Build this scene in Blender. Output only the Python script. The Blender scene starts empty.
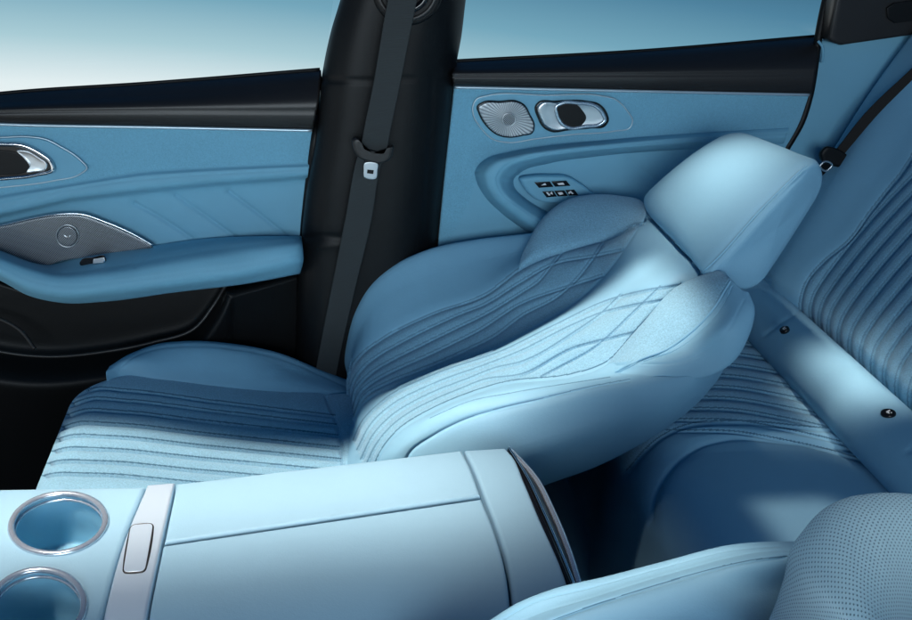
import bpy, bmesh, math, random
import numpy as np
from mathutils import Matrix, Vector

S = bpy.context.scene
COL = S.collection
random.seed(4)

# ------------------------------------------------------------------ camera
F, CX, CY, H = 1000.0, 456.0, 310.0, 1.158
_f = np.array([292 - CX, CY + 147, F]); _Y = _f / np.linalg.norm(_f)
_p = math.atan2(457, F)
_Z = np.array([0, math.cos(_p), -math.sin(_p)]); _Z = _Z - _Y * _Z.dot(_Y); _Z /= np.linalg.norm(_Z)
_X = np.cross(_Z, _Y)
if _X[0] < 0: _X = -_X
R = np.array([_X, _Y, _Z])
EYE = np.array([0, 0, H])
cam = bpy.data.objects.new('camera', bpy.data.cameras.new('camera'))
COL.objects.link(cam)
M4 = Matrix.Identity(4)
for i in range(3):
    M4[i][0] = R[i, 0]; M4[i][1] = R[i, 1]; M4[i][2] = -R[i, 2]; M4[i][3] = EYE[i]
cam.matrix_world = M4
cam.data.sensor_width = 36.0
cam.data.lens = 36.0 * F / 912.0
cam.data.clip_start = 0.02
cam.data.clip_end = 200
S.camera = cam

# ------------------------------------------------------------------ world: pale studio sky, white glow low at the front, deep blue above
W = bpy.data.worlds.new('World'); S.world = W; W.use_nodes = True
nt = W.node_tree; nt.nodes.clear()
def wn(t, **k):
    n = nt.nodes.new(t)
    for a, b in k.items(): setattr(n, a, b)
    return n
tc = wn('ShaderNodeTexCoord'); sep = wn('ShaderNodeSeparateXYZ')
nt.links.new(tc.outputs['Generated'], sep.inputs[0])
def wmath(op, a, b=None):
    n = wn('ShaderNodeMath', operation=op)
    for i, v in enumerate((a, b)):
        if v is None: continue
        if isinstance(v, (int, float)): n.inputs[i].default_value = v
        else: nt.links.new(v, n.inputs[i])
    return n.outputs[0]
# height above the glow + a bit of azimuth towards the rear of the car
wt = wmath('ADD', wmath('MULTIPLY', wmath('ADD', sep.outputs[2], 0.208), 4.4), wmath('MULTIPLY', wmath('ADD', sep.outputs[0], 0.30), 0.55))
wt = wmath('MULTIPLY', wt, 0.5)
rp = wn('ShaderNodeValToRGB'); nt.links.new(wt, rp.inputs[0])
els = [(0.0, (.93, .95, .95)), (.06, (.83, .90, .92)), (.15, (.43, .63, .70)), (.25, (.19, .40, .52)), (.36, (.085, .235, .36)), (.46, (.040, .13, .22)), (.62, (.010, .042, .09)), (1.0, (.008, .045, .115))]
while len(rp.color_ramp.elements) < len(els): rp.color_ramp.elements.new(.5)
for e, (p_, c_) in zip(rp.color_ramp.elements, els): e.position = p_; e.color = (*c_, 1)
bg = wn('ShaderNodeBackground'); bg.inputs[1].default_value = 1.0
nt.links.new(rp.outputs[0], bg.inputs[0])
wo = wn('ShaderNodeOutputWorld'); nt.links.new(bg.outputs[0], wo.inputs[0])

S.view_settings.view_transform = 'Standard'
S.view_settings.look = 'None'
S.view_settings.exposure = 0
S.view_settings.gamma = 1

# ------------------------------------------------------------------ added lamps, unseen, each brightening one part of the cabin
def area(name, loc, target, sx, sy, power, col, spread=180):
    l = bpy.data.lights.new(name, 'AREA'); l.shape = 'RECTANGLE'; l.size = sx; l.size_y = sy
    l.energy = power; l.color = col; l.spread = math.radians(spread)
    o = bpy.data.objects.new(name, l); COL.objects.link(o)
    o.location = loc
    d = Vector(target) - Vector(loc)
    z = -d.normalized(); x = Vector((1, 0, 0)); x = (x - z * x.dot(z)).normalized(); y = z.cross(x)
    o.rotation_euler = Matrix((x, y, z)).transposed().to_euler()
    return o
def spot(name, loc, target, power, col, ang, blend, r=.03):
    l = bpy.data.lights.new(name, 'SPOT'); l.energy = power; l.color = col
    l.spot_size = math.radians(ang); l.spot_blend = blend; l.shadow_soft_size = r
    o = bpy.data.objects.new(name, l); COL.objects.link(o); o.location = loc
    o.rotation_euler = (Vector(target) - Vector(loc)).to_track_quat('-Z', 'Y').to_euler()
    return o
WARM = (1.0, .85, .73)
KD = Vector((.30, .02, -1)).normalized()                      # the key comes down through the open roof, a little from the front
def beam(name, hit, d, dist, sx, sy, power, col, spread):
    return area(name, Vector(hit) - Vector(d).normalized() * dist, hit, sx, sy, power, col, spread)
beam('added_key_beam', (-.02, 1.125, .5), KD, 1.7, 1.0, .21, 1.28, WARM, 2.5)
beam('added_console_beam', (-.13, .893, .55), KD, 1.6, .66, .16, .95, (1.0, .87, .77), 12)
beam('added_headrest_beam', (.55, 1.24, .76), (.30, .06, -1), 1.3, .15, .21, .20, WARM, 10)
beam('added_roll_beam', (.735, 1.14, .49), (.02, .05, -1), 1.3, .08, .16, .075, WARM, 6)
beam('added_bench_beam', (.56, .885, .43), (.25, 0, -1), 1.2, .10, .12, .020, WARM, 3)
beam('added_bolster_beam', (.20, .60, .65), (.25, 0, -1), 1.2, .24, .035, .085, WARM, 6)
beam('added_shoulder_beam', (.38, .46, .70), (.45, .1, -1), 1.2, .10, .16, .07, WARM, 10)
area('added_fill', (-.2, -1.5, 1.25), (.02, 1.5, .70), 1.8, .8, 5.6, (.80, .92, 1.0), 60)

# ------------------------------------------------------------------ geometry helpers
def ray(u, v): return R @ np.array([u - CX, CY - v, F])
def at(u, v, x=None, y=None, z=None):
    d = ray(u, v)
    t = x / d[0] if x is not None else (y / d[1] if y is not None else (z - H) / d[2])
    return d * t + EYE
def atpl(u, v, p0, n):
    d = ray(u, v); n = np.array(n, float)
    return d * (np.dot(np.array(p0) - EYE, n) / np.dot(d, n)) + EYE
def ys(pts, y=None):           # [(u,v,y)] -> 3D
    return np.array([at(p[0], p[1], y=(p[2] if len(p) > 2 else y)) for p in pts])
def zs(pts, z=None):
    return np.array([at(p[0], p[1], z=(p[2] if len(p) > 2 else z)) for p in pts])
def crom(P, n, closed=False):
    """smooth resample of a polyline to n points (monotone arclength Catmull-Rom)"""
    P = np.asarray(P, float)
    if closed: P = np.vstack([P, P[:1]])
    d = np.maximum(np.linalg.norm(np.diff(P, axis=0), axis=1), 1e-9)
    s = np.concatenate([[0], np.cumsum(d)])
    m = np.zeros_like(P)
    if len(P) > 2:
        sl = np.diff(P, axis=0) / d[:, None]
        w = (d[:-1] / (d[:-1] + d[1:]))[:, None]
        m[1:-1] = sl[:-1] * (1 - w) + sl[1:] * w
        m[0], m[-1] = sl[0], sl[-1]
        if closed: m[0] = m[-1] = .5 * (sl[0] + sl[-1])
    else:
        m[:] = (P[1] - P[0]) / d[0]
    t = np.linspace(0, s[-1], n + (1 if closed else 0))
    if closed: t = t[:-1]
    i = np.clip(np.searchsorted(s, t, side='right') - 1, 0, len(d) - 1)
    h = d[i]; x = ((t - s[i]) / h)[:, None]; h = h[:, None]
    x2, x3 = x * x, x * x * x
    return (2*x3 - 3*x2 + 1) * P[i] + (x3 - 2*x2 + x) * h * m[i] + (-2*x3 + 3*x2) * P[i+1] + (x3 - x2) * h * m[i+1]
def loft(curves, nu, nv, closed=False, dense=None):
    C_ = np.array([crom(c, nu) for c in curves])            # nc, nu, 3
    nc = len(curves)
    # common cross parameter from mean chord length
    idx = list(range(nc)) + ([0] if closed else [])
    dd = np.array([np.linalg.norm(C_[idx[k+1]] - C_[idx[k]], axis=1).mean() for k in range(len(idx) - 1)])
    dd = np.maximum(dd, 1e-4)
    s = np.concatenate([[0], np.cumsum(dd)])
    A = C_[idx]
    sl = np.diff(A, axis=0) / dd[:, None, None]
    m = np.zeros_like(A)
    w = (dd[:-1] / (dd[:-1] + dd[1:]))[:, None, None]
    m[1:-1] = sl[:-1] * (1 - w) + sl[1:] * w
    m[0], m[-1] = sl[0], sl[-1]
    if closed: m[0] = m[-1] = .5 * (sl[0] + sl[-1])
    t = np.linspace(0, s[-1], nv + (1 if closed else 0))
    if closed: t = t[:-1]
    if dense:
        k0, k1, fr_ = dense; n1 = int(nv * fr_); n0 = max(3, int((nv - n1) * s[k0] / max(1e-9, s[k0] + s[-1] - s[k1]))); n2 = nv - n1 - n0
        t = np.concatenate([np.linspace(0, s[k0], n0, endpoint=False), np.linspace(s[k0], s[k1], n1, endpoint=False), np.linspace(s[k1], s[-1], n2 + (1 if closed else 0))[:n2]])
    i = np.clip(np.searchsorted(s, t, side='right') - 1, 0, len(dd) - 1)
    h = dd[i][:, None, None]; x = ((t - s[i]) / dd[i])[:, None, None]
    x2, x3 = x * x, x * x * x
    return (2*x3 - 3*x2 + 1) * A[i] + (x3 - 2*x2 + x) * h * m[i] + (-2*x3 + 3*x2) * A[i+1] + (x3 - x2) * h * m[i+1]
def project(G):
    q = (G - EYE) @ R
    w = np.maximum(q[..., 2], .05)
    return CX + F * q[..., 0] / w, CY - F * q[..., 1] / w
def normals(G, closed=False):
    du = np.gradient(G, axis=1)
    if closed:
        dv = (np.roll(G, -1, 0) - np.roll(G, 1, 0)) / 2
    else:
        dv = np.gradient(G, axis=0)
    N = np.cross(du, dv); L = np.linalg.norm(N, axis=2, keepdims=True)
    N = N / np.maximum(L, 1e-12)
    c = G.reshape(-1, 3).mean(0)
    if closed:
        if (N * (G - c)).sum() < 0: N = -N
    else:
        if (N * (EYE - G)).sum() < 0: N = -N
    return N
def groove(G, lines, closed=False):
    """press seams into a surface: lines = [(pixel polyline, depth mm, half width px, share of wide pillow)]"""
    N = normals(G, closed); U, V = project(G)
    face = ((EYE - G) * N).sum(2) > -0.02
    D = np.zeros(U.shape)
    for ln in lines:
        pts, dep, wid = ln[0], ln[1], ln[2]; wide = ln[3] if len(ln) > 3 else .45
        pl = crom(np.array(pts, float), max(12, 6 * len(pts)))
        pad = wid * 9 + 4
        box = (U > pl[:, 0].min() - pad) & (U < pl[:, 0].max() + pad) & (V > pl[:, 1].min() - pad) & (V < pl[:, 1].max() + pad) & face
        if not box.any(): continue
        pu, pv = U[box], V[box]; best = np.full(pu.shape, 1e9)
        for a, b in zip(pl[:-1], pl[1:]):
            e = b - a; L2 = max(e @ e, 1e-9)
            tt = np.clip(((pu - a[0]) * e[0] + (pv - a[1]) * e[1]) / L2, 0, 1)
            best = np.minimum(best, (pu - a[0] - tt * e[0])**2 + (pv - a[1] - tt * e[1])**2)
        g = (1 - wide) * np.exp(-best / wid**2) + wide * np.exp(-best / (3.2 * wid)**2)
        cur = D[box]
        D[box] = np.where(dep > 0, np.maximum(cur, dep * g), cur + dep * g)
    return G - N * (D * .001)[..., None]

def new_obj(name, V, faces_idx, sizes, mat, parent=None, smooth=True, uv=None):
    me = bpy.data.meshes.new(name)
    V = np.ascontiguousarray(V, dtype=np.float32)
    me.vertices.add(len(V)); me.vertices.foreach_set('co', V.ravel())
    faces_idx = np.ascontiguousarray(faces_idx, dtype=np.int32)
    sizes = np.ascontiguousarray(sizes, dtype=np.int32)
    me.loops.add(len(faces_idx)); me.loops.foreach_set('vertex_index', faces_idx)
    me.polygons.add(len(sizes))
    st = np.concatenate([[0], np.cumsum(sizes)[:-1]]).astype(np.int32)
    me.polygons.foreach_set('loop_start', st)
    me.polygons.foreach_set('use_smooth', np.full(len(sizes), smooth, dtype=bool))
    if uv is not None:
        l = me.uv_layers.new(name='UVMap')
        l.data.foreach_set('uv', np.ascontiguousarray(uv[faces_idx], dtype=np.float32).ravel())
    me.update(calc_edges=True); me.validate()
    me.materials.append(mat)
    o = bpy.data.objects.new(name, me); COL.objects.link(o)
    if parent is not None: o.parent = parent; o.matrix_parent_inverse = parent.matrix_world.inverted() if False else Matrix.Translation(-Vector(parent.location))
    return o
def grid_faces(nv, nu, closed=False, off=0):
    a = np.arange(nv if closed else nv - 1)[:, None]; b = np.arange(nu - 1)[None, :]
    a2 = (a + 1) % nv
    f = np.stack([a * nu + b, a * nu + b + 1, a2 * nu + b + 1, a2 * nu + b], -1).reshape(-1, 4)
    return f + off
def surf(name, G, mat, parent=None, closed=False, thick=0.0, caps=True, keep=None):
    """grid to a mesh; closed = tube in v (ends capped); otherwise given real thickness behind the face"""
    nv, nu = G.shape[:2]
    V = G.reshape(-1, 3)
    du = np.concatenate([[0], np.cumsum(np.linalg.norm(np.diff(G, axis=1), axis=2).mean(0))])
    dv = np.concatenate([[0], np.cumsum(np.linalg.norm(np.diff(G, axis=0), axis=2).mean(1))])
    uv = np.stack(np.broadcast_arrays(du[None, :], dv[:, None]), -1).reshape(-1, 2)
    f = grid_faces(nv, nu, closed)
    N = normals(G, closed)
    # orientation
    k = (nv // 2) * nu + nu // 2
    e1 = V[f[:, 1]] - V[f[:, 0]]; e2 = V[f[:, 3]] - V[f[:, 0]]
    if (np.cross(e1, e2) * N.reshape(-1, 3)[f[:, 0]]).sum() < 0: f = f[:, ::-1]
    if keep is not None:
        c = G.reshape(-1, 3)[f].mean(1); f = f[keep(c)]
    idx = [f.ravel()]; sz = [np.full(len(f), 4)]
    if closed and caps:
        for col_, rev in ((0, False), (nu - 1, True)):
            ring = np.arange(nv) * nu + col_
            c = V[ring].mean(0); V = np.vstack([V, c]); uv = np.vstack([uv, uv[ring].mean(0)])
            ci = len(V) - 1
            tri = np.stack([ring, np.roll(ring, -1), np.full(nv, ci)], 1)
            tn = np.cross(V[tri[:, 1]] - V[tri[:, 0]], V[tri[:, 2]] - V[tri[:, 0]]).sum(0)
            want = G[:, col_].mean(0) - G[:, (1 if col_ == 0 else nu - 2)].mean(0)
            if tn @ want < 0: tri = tri[:, ::-1]
            idx.append(tri.ravel()); sz.append(np.full(nv, 3))
    o = new_obj(name, V, np.concatenate(idx), np.concatenate(sz), mat, parent, uv=uv)
    if thick:
        m = o.modifiers.new('solid', 'SOLIDIFY'); m.thickness = thick; m.offset = -1
    return o
def inlay(o, polys, mat):
    """faces inside the sewn outlines get the second cloth"""
    me = o.data; me.materials.append(mat); n = len(me.polygons)
    c = np.empty(n * 3, dtype=np.float32); me.polygons.foreach_get('center', c); U, V = project(c.reshape(-1, 3).astype(float))
    m = np.zeros(n, bool)
    for P in polys:
        P = np.array(P, float); ins = np.zeros(n, bool); j = len(P) - 1
        for i in range(len(P)):
            (x1, y1), (x2, y2) = P[i], P[j]
            if y1 != y2: ins ^= ((y1 > V) != (y2 > V)) & (U < (x2 - x1) * (V - y1) / (y2 - y1) + x1)
            j = i
        m |= ins
    idx = np.empty(n, dtype=np.int32); me.polygons.foreach_get('material_index', idx)
    idx[m & (idx == 0)] = len(me.materials) - 1
    me.polygons.foreach_set('material_index', idx)
def seam_shade(o, lines, half, mat=None):
    """sewn line and groove shade put into the colour: faces along each seam turn darker blue"""
    me = o.data; me.materials.append(mat or M['seam_shade']); k = len(me.materials) - 1; n = len(me.polygons)
    c = np.empty(n * 3, dtype=np.float32); me.polygons.foreach_get('center', c); c = c.reshape(-1, 3).astype(float)
    nr = np.empty(n * 3, dtype=np.float32); me.polygons.foreach_get('normal', nr); nr = nr.reshape(-1, 3)
    U, V = project(c); face = ((EYE - c) * nr).sum(1) > -.2
    idx = np.empty(n, dtype=np.int32); me.polygons.foreach_get('material_index', idx)
    for l in lines:
        pl = crom(np.array(l, float), max(12, 6 * len(l)))
        box = np.where((U > pl[:, 0].min() - 3) & (U < pl[:, 0].max() + 3) & (V > pl[:, 1].min() - 3) & (V < pl[:, 1].max() + 3) & face)[0]
        pu, pv = U[box], V[box]; best = np.full(pu.shape, 1e9)
        for a, b in zip(pl[:-1], pl[1:]):
            e = b - a; L2 = max(e @ e, 1e-9); tt = np.clip(((pu - a[0]) * e[0] + (pv - a[1]) * e[1]) / L2, 0, 1)
            best = np.minimum(best, (pu - a[0] - tt * e[0])**2 + (pv - a[1] - tt * e[1])**2)
        idx[box[best < half**2]] = k
    me.polygons.foreach_set('material_index', idx)
def tube(name, path, r, mat, parent=None, n=80, closed=False, seg=12, flat=None):
    P = crom(path, n, closed)
    T = np.gradient(P, axis=0) if not closed else (np.roll(P, -1, 0) - np.roll(P, 1, 0))
    T /= np.linalg.norm(T, axis=1, keepdims=True)
    up = np.array([0, -1.0, 0.2]) if flat is None else np.array(flat, float)
    A = np.cross(T, up); A /= np.maximum(np.linalg.norm(A, axis=1, keepdims=True), 1e-9)
    B = np.cross(A, T)
    a = np.linspace(0, 2 * math.pi, seg, endpoint=False)
    rx, ry = (r, r) if not isinstance(r, tuple) else r
    ring = P[:, None] + A[:, None] * (rx * np.cos(a))[None, :, None] + B[:, None] * (ry * np.sin(a))[None, :, None]
    V = ring.reshape(-1, 3); m = len(P)
    f = []
    for i in range(m if closed else m - 1):
        j = (i + 1) % m
        for k in range(seg):
            l = (k + 1) % seg
            f.append((i * seg + k, i * seg + l, j * seg + l, j * seg + k))
    f = np.array(f)
    idx = [f.ravel()]; sz = [np.full(len(f), 4)]
    if not closed:
        idx += [np.arange(seg)[::-1], (m - 1) * seg + np.arange(seg)]; sz.append([seg, seg])
    o = new_obj(name, V, np.concatenate(idx), np.concatenate(sz), mat, parent)
    fix_normals(o); return o
def fix_normals(o):
    bm = bmesh.new(); bm.from_mesh(o.data); bmesh.ops.recalc_face_normals(bm, faces=bm.faces); bm.to_mesh(o.data); bm.free()
def plate(name, outline, nrm, thick, mat, parent=None, bevel=.003, dome=0.0, n=96, smooth_outline=True, dish=0.0):
    """solid plate on a closed outline: back at the outline, front raised by thick with a rounded edge; dome>0 bulges the face"""
    O = crom(outline, n, True) if smooth_outline else np.asarray(outline, float)
    n = len(O)
    nrm = np.array(nrm, float); nrm /= np.linalg.norm(nrm)
    c = O.mean(0); rad = np.linalg.norm(O - c, axis=1).mean()
    rings = [(1, 0.0), (1, thick - bevel)]
    for a in (30, 60, 90):
        a = math.radians(a); rings.append((1 - bevel * (1 - math.cos(a)) / rad, thick - bevel + bevel * math.sin(a)))
    base = rings[-1][0]
    for k in range(1, 14):
        q = base * (1 - k / 14); rings.append((q, thick + dome * (1 - (q / base)**2) - dish * (1 - (q / base)**4)))
    ax = np.array([1.0, 0, 0]); ax -= nrm * (ax @ nrm); ax /= np.linalg.norm(ax); ay = np.cross(nrm, ax)
    V = []
    for q, h in rings: V.append(c + (O - c) * q + nrm * h)
    V = np.array(V).reshape(-1, 3); m = len(rings)
    V = np.vstack([V, c + nrm * (thick + dome - dish), c])
    f = []
    for i in range(m - 1):
        for k in range(n):
            l = (k + 1) % n; f.append((i * n + k, i * n + l, (i + 1) * n + l, (i + 1) * n + k))
    f = np.array(f)
    t1 = np.array([((m - 1) * n + k, (m - 1) * n + (k + 1) % n, m * n) for k in range(n)])
    t2 = np.array([((k + 1) % n, k, m * n + 1) for k in range(n)])
    uv = np.stack([(V - c) @ ax, (V - c) @ ay], 1)
    o = new_obj(name, V, np.concatenate([f.ravel(), t1.ravel(), t2.ravel()]), np.concatenate([np.full(len(f), 4), np.full(2 * n, 3)]), mat, parent, uv=uv)
    fix_normals(o); return o
def coons(top, bot, nu, nv):
    """grid between two polylines (u along them)"""
    A, B = crom(top, nu), crom(bot, nu)
    t = np.linspace(0, 1, nv)[:, None, None]
    return A[None] * (1 - t) + B[None] * t
def pad(name, G, up, mat, parent=None, r=.006, skirt=.02, sides='lrtb', keep=None):
    """cushioned panel: the grid face gets rounded edges and a skirt running back from them"""
    G = G.copy(); nv, nu = G.shape[:2]; up = np.array(up, float); up /= np.linalg.norm(up)
    lu = np.linalg.norm(G[:, -1] - G[:, 0], axis=1).mean(); lv = np.linalg.norm(G[-1] - G[0], axis=1).mean()
    # denser samples towards the borders
    def warp(n, L):
        e = np.array([0, .05, .15, .3, .5, .75, 1.0]) * r / L
        inner = np.linspace(e[-1], 1 - e[-1], n)
        return np.concatenate([e[:-1], inner, 1 - e[:-1][::-1]])
    wu, wv = warp(nu, lu), warp(nv, lv)
    def samp(A, w, axis):
        x = w * (A.shape[axis] - 1); i = np.clip(x.astype(int), 0, A.shape[axis] - 2); fr = x - i
        sh = [1, 1, 1]; sh[axis] = -1; fr = fr.reshape(sh)
        return np.take(A, i, axis) * (1 - fr) + np.take(A, i + 1, axis) * fr
    G = samp(samp(G, wu, 1), wv, 0)
    du = np.full(len(wu), 1e9); dv = np.full(len(wv), 1e9)
    if 'l' in sides: du = np.minimum(du, wu * lu)
    if 'r' in sides: du = np.minimum(du, (1 - wu) * lu)
    if 't' in sides: dv = np.minimum(dv, wv * lv)
    if 'b' in sides: dv = np.minimum(dv, (1 - wv) * lv)
    def drop(d):
        q = np.clip((r - d) / r, 0, 1); return r * (1 - np.sqrt(np.maximum(0, 1 - q * q)))
    hh = np.maximum(drop(du)[None, :], drop(dv)[:, None])
    G = G - up * hh[..., None]
    G = np.pad(G, ((1, 1), (1, 1), (0, 0)), mode='edge')
    G[0] -= up * skirt; G[-1] -= up * skirt; G[1:-1, 0] -= up * skirt; G[1:-1, -1] -= up * skirt
    return surf(name, G, mat, parent, keep=keep)

def empty(name, loc, label, cat, group=None):
    o = bpy.data.objects.new(name, None); COL.objects.link(o); o.location = tuple(float(c) for c in loc)
    o.empty_display_size = .05
    o['label'] = label; o['category'] = cat
    if group: o['group'] = group
    return o

# ------------------------------------------------------------------ materials
def mk(name, base, rough=.5, metal=0.0, spec=.5, coat=0.0, sheen=0.0):
    m = bpy.data.materials.new(name); m.use_nodes = True
    b = m.node_tree.nodes['Principled BSDF']
    b.inputs['Base Color'].default_value = (*base, 1); b.inputs['Roughness'].default_value = rough
    b.inputs['Metallic'].default_value = metal; b.inputs['Specular IOR Level'].default_value = spec
    b.inputs['Coat Weight'].default_value = coat
    if sheen: b.inputs['Sheen Weight'].default_value = sheen; b.inputs['Sheen Roughness'].default_value = .5
    return m, m.node_tree, b
def nd(t, typ, **k):
    n = t.nodes.new(typ)
    for a, v in k.items():
        if a.startswith('in_'):
            n.inputs[int(a[3:])].default_value = v
        else: setattr(n, a, v)
    return n
def mathn(t, op, a, b=None):
    n = t.nodes.new('ShaderNodeMath'); n.operation = op
    for i, v in enumerate((a, b)):
        if v is None: continue
        if isinstance(v, (int, float)): n.inputs[i].default_value = v
        else: t.links.new(v, n.inputs[i])
    return n.outputs[0]
def grain(t, b, scale, strength, dist=.0006, coord='Object', kind='leather', mottle=0.0, base=None):
    tcn = nd(t, 'ShaderNodeTexCoord')
    v = nd(t, 'ShaderNodeTexVoronoi'); v.inputs['Scale'].default_value = scale
    t.links.new(tcn.outputs[coord], v.inputs['Vector'])
    n = nd(t, 'ShaderNodeTexNoise'); n.inputs['Scale'].default_value = scale * .45; n.inputs['Detail'].default_value = 4
    t.links.new(tcn.outputs[coord], n.inputs['Vector'])
    h = mathn(t, 'ADD', mathn(t, 'MULTIPLY', v.outputs['Distance'], .6), n.outputs['Fac'])
    bp = nd(t, 'ShaderNodeBump'); bp.inputs['Strength'].default_value = strength; bp.inputs['Distance'].default_value = dist
    t.links.new(h, bp.inputs['Height']); t.links.new(bp.outputs[0], b.inputs['Normal'])
    if mottle and base:
        n2 = nd(t, 'ShaderNodeTexNoise'); n2.inputs['Scale'].default_value = 14; n2.inputs['Detail'].default_value = 8; n2.inputs['Roughness'].default_value = .7
        t.links.new(tcn.outputs[coord], n2.inputs['Vector'])
        hs = nd(t, 'ShaderNodeHueSaturation'); hs.inputs['Color'].default_value = (*base, 1)
        t.links.new(mathn(t, 'ADD', 1 - mottle / 2, mathn(t, 'MULTIPLY', n2.outputs['Fac'], mottle)), hs.inputs['Value'])
        t.links.new(hs.outputs[0], b.inputs['Base Color'])
        return hs
LBLUE = (.22, .455, .62)
def leather(name, base, rough=.5):
    m, t, b = mk(name, base, rough, spec=.3)
    grain(t, b, 600, .22, .0005, mottle=.12, base=base); return m
def suede(name, base, bump=.8, var=.55):
    m, t, b = mk(name, base, .9, spec=.15, sheen=.2)
    hs = grain(t, b, 650, bump, .0008, mottle=.14, base=base)
    tcn = nd(t, 'ShaderNodeTexCoord'); n = nd(t, 'ShaderNodeTexNoise'); n.inputs['Scale'].default_value = 520; n.inputs['Detail'].default_value = 2
    t.links.new(tcn.outputs['Object'], n.inputs['Vector'])
    v2 = nd(t, 'ShaderNodeMix', data_type='RGBA', blend_type='MULTIPLY'); v2.inputs[0].default_value = var
    t.links.new(hs.outputs[0], v2.inputs[6]); t.links.new(n.outputs['Fac'], v2.inputs[7])
    g2 = nd(t, 'ShaderNodeHueSaturation'); g2.inputs['Value'].default_value = 1 / (1 - .5 * var); t.links.new(v2.outputs[2], g2.inputs['Color'])
    t.links.new(g2.outputs[0], b.inputs['Base Color']); return m
def perforated(name, base, pitch=.0046):
    m, t, b = mk(name, base, .7, spec=.25)
    tcn = nd(t, 'ShaderNodeTexCoord'); sp = nd(t, 'ShaderNodeSeparateXYZ'); t.links.new(tcn.outputs['UV'], sp.inputs[0])
    row = mathn(t, 'DIVIDE', sp.outputs[1], pitch * .62)
    rf = mathn(t, 'FLOOR', row)
    sh = mathn(t, 'MULTIPLY', mathn(t, 'MODULO', rf, 2.0), .5)
    ux = mathn(t, 'ADD', mathn(t, 'DIVIDE', sp.outputs[0], pitch), sh)
    fx = mathn(t, 'SUBTRACT', mathn(t, 'FRACT', ux), .5); fy = mathn(t, 'SUBTRACT', mathn(t, 'FRACT', row), .5)
    d = mathn(t, 'SQRT', mathn(t, 'ADD', mathn(t, 'POWER', mathn(t, 'ABSOLUTE', fx), 2.0), mathn(t, 'POWER', mathn(t, 'MULTIPLY', mathn(t, 'ABSOLUTE', fy), .62), 2.0)))
    hole = nd(t, 'ShaderNodeMapRange'); hole.inputs[1].default_value = .13; hole.inputs[2].default_value = .22; hole.inputs[3].default_value = 0; hole.inputs[4].default_value = 1
    t.links.new(d, hole.inputs[0])
    mx = nd(t, 'ShaderNodeMix', data_type='RGBA'); mx.inputs[6].default_value = (base[0]*.42, base[1]*.45, base[2]*.5, 1); mx.inputs[7].default_value = (*base, 1)
    t.links.new(hole.outputs[0], mx.inputs[0]); t.links.new(mx.outputs[2], b.inputs['Base Color'])
    n = nd(t, 'ShaderNodeTexNoise'); n.inputs['Scale'].default_value = 500; t.links.new(tcn.outputs['Object'], n.inputs['Vector'])
    bp = nd(t, 'ShaderNodeBump'); bp.inputs['Strength'].default_value = .6; bp.inputs['Distance'].default_value = .0012
    t.links.new(mathn(t, 'ADD', hole.outputs[0], mathn(t, 'MULTIPLY', n.outputs['Fac'], .4)), bp.inputs['Height']); t.links.new(bp.outputs[0], b.inputs['Normal'])
    return m
M = {}
M['leather'] = leather('blue_leather', LBLUE, .6)
M['door_leather'] = leather('blue_door_leather', (.18, .425, .575), .6)
M['door_suede'] = suede('blue_door_suede', (.18, .425, .575), .55, .3)
M['suede'] = suede('blue_suede', (.22, .437, .585))
M['seam_shade_pale'] = mk('blue_seam_shade', (.125, .265, .385), .8, spec=.1)[0]  # paler blue that paints groove shade along the backrest seams
M['seam_shade'] = mk('dark_blue_seam_shade', (.075, .18, .275), .8, spec=.1)[0]  # dark blue painted where shade falls at the bottom of seam grooves
M['perf'] = perforated('perforated_blue_suede', (.25, .46, .61))
M['console'] = leather('pale_blue_console_leather', (.28, .48, .605), .45)
m, t, b = mk('black_plastic', (.0038, .0042, .0048), .5, spec=.28); grain(t, b, 900, .3, .0004); M['black'] = m
m, t, b = mk('black_soft_trim', (.016, .0145, .014), .42, spec=.5); grain(t, b, 800, .25, .0004); M['trim'] = m
m, t, b = mk('black_carpet', (.0012, .0012, .0014), .95, spec=.05); grain(t, b, 900, 1.0, .002); M['carpet'] = m
m, t, b = mk('gloss_black', (.006, .006, .007), .18, spec=.5); M['gloss'] = m
m, t, b = mk('chrome', (.82, .84, .86), .14, 1.0); M['chrome'] = m
m, t, b = mk('satin_silver', (.66, .69, .71), .33, 1.0); grain(t, b, 1500, .15, .0003); M['silver'] = m
m, t, b = mk('brushed_band_metal', (.60, .75, .86), .36, .4); grain(t, b, 1500, .12, .0003); M['band'] = m
m, t, b = mk('dark_chrome', (.42, .43, .44), .16, 1.0); M['dark_chrome'] = m
m, t, b = mk('polished_rim_metal', (.60, .70, .78), .24, .75); M['rim'] = m
m, t, b = mk('pale_seam_metal', (.55, .68, .75), .35, .6); M['seam'] = m
m, t, b = mk('white_print', (.75, .77, .78), .6); M['print'] = m
def webbing(name, base):
    m, t, b = mk(name, base, .75, spec=.25)
    tcn = nd(t, 'ShaderNodeTexCoord'); w = nd(t, 'ShaderNodeTexWave'); w.bands_direction = 'Y' if True else 'X'; w.inputs['Scale'].default_value = 260
    t.links.new(tcn.outputs['UV'], w.inputs['Vector'])
    w2 = nd(t, 'ShaderNodeTexWave'); w2.bands_direction = 'X'; w2.inputs['Scale'].default_value = 160; t.links.new(tcn.outputs['UV'], w2.inputs['Vector'])
    bp = nd(t, 'ShaderNodeBump'); bp.inputs['Strength'].default_value = .5; bp.inputs['Distance'].default_value = .0006
    t.links.new(mathn(t, 'ADD', w.outputs['Fac'], w2.outputs['Fac']), bp.inputs['Height']); t.links.new(bp.outputs[0], b.inputs['Normal'])
    return m
M['web'] = webbing('dark_grey_webbing', (.043, .049, .051))
M['web2'] = webbing('warm_grey_webbing', (.022, .020, .019))
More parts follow.
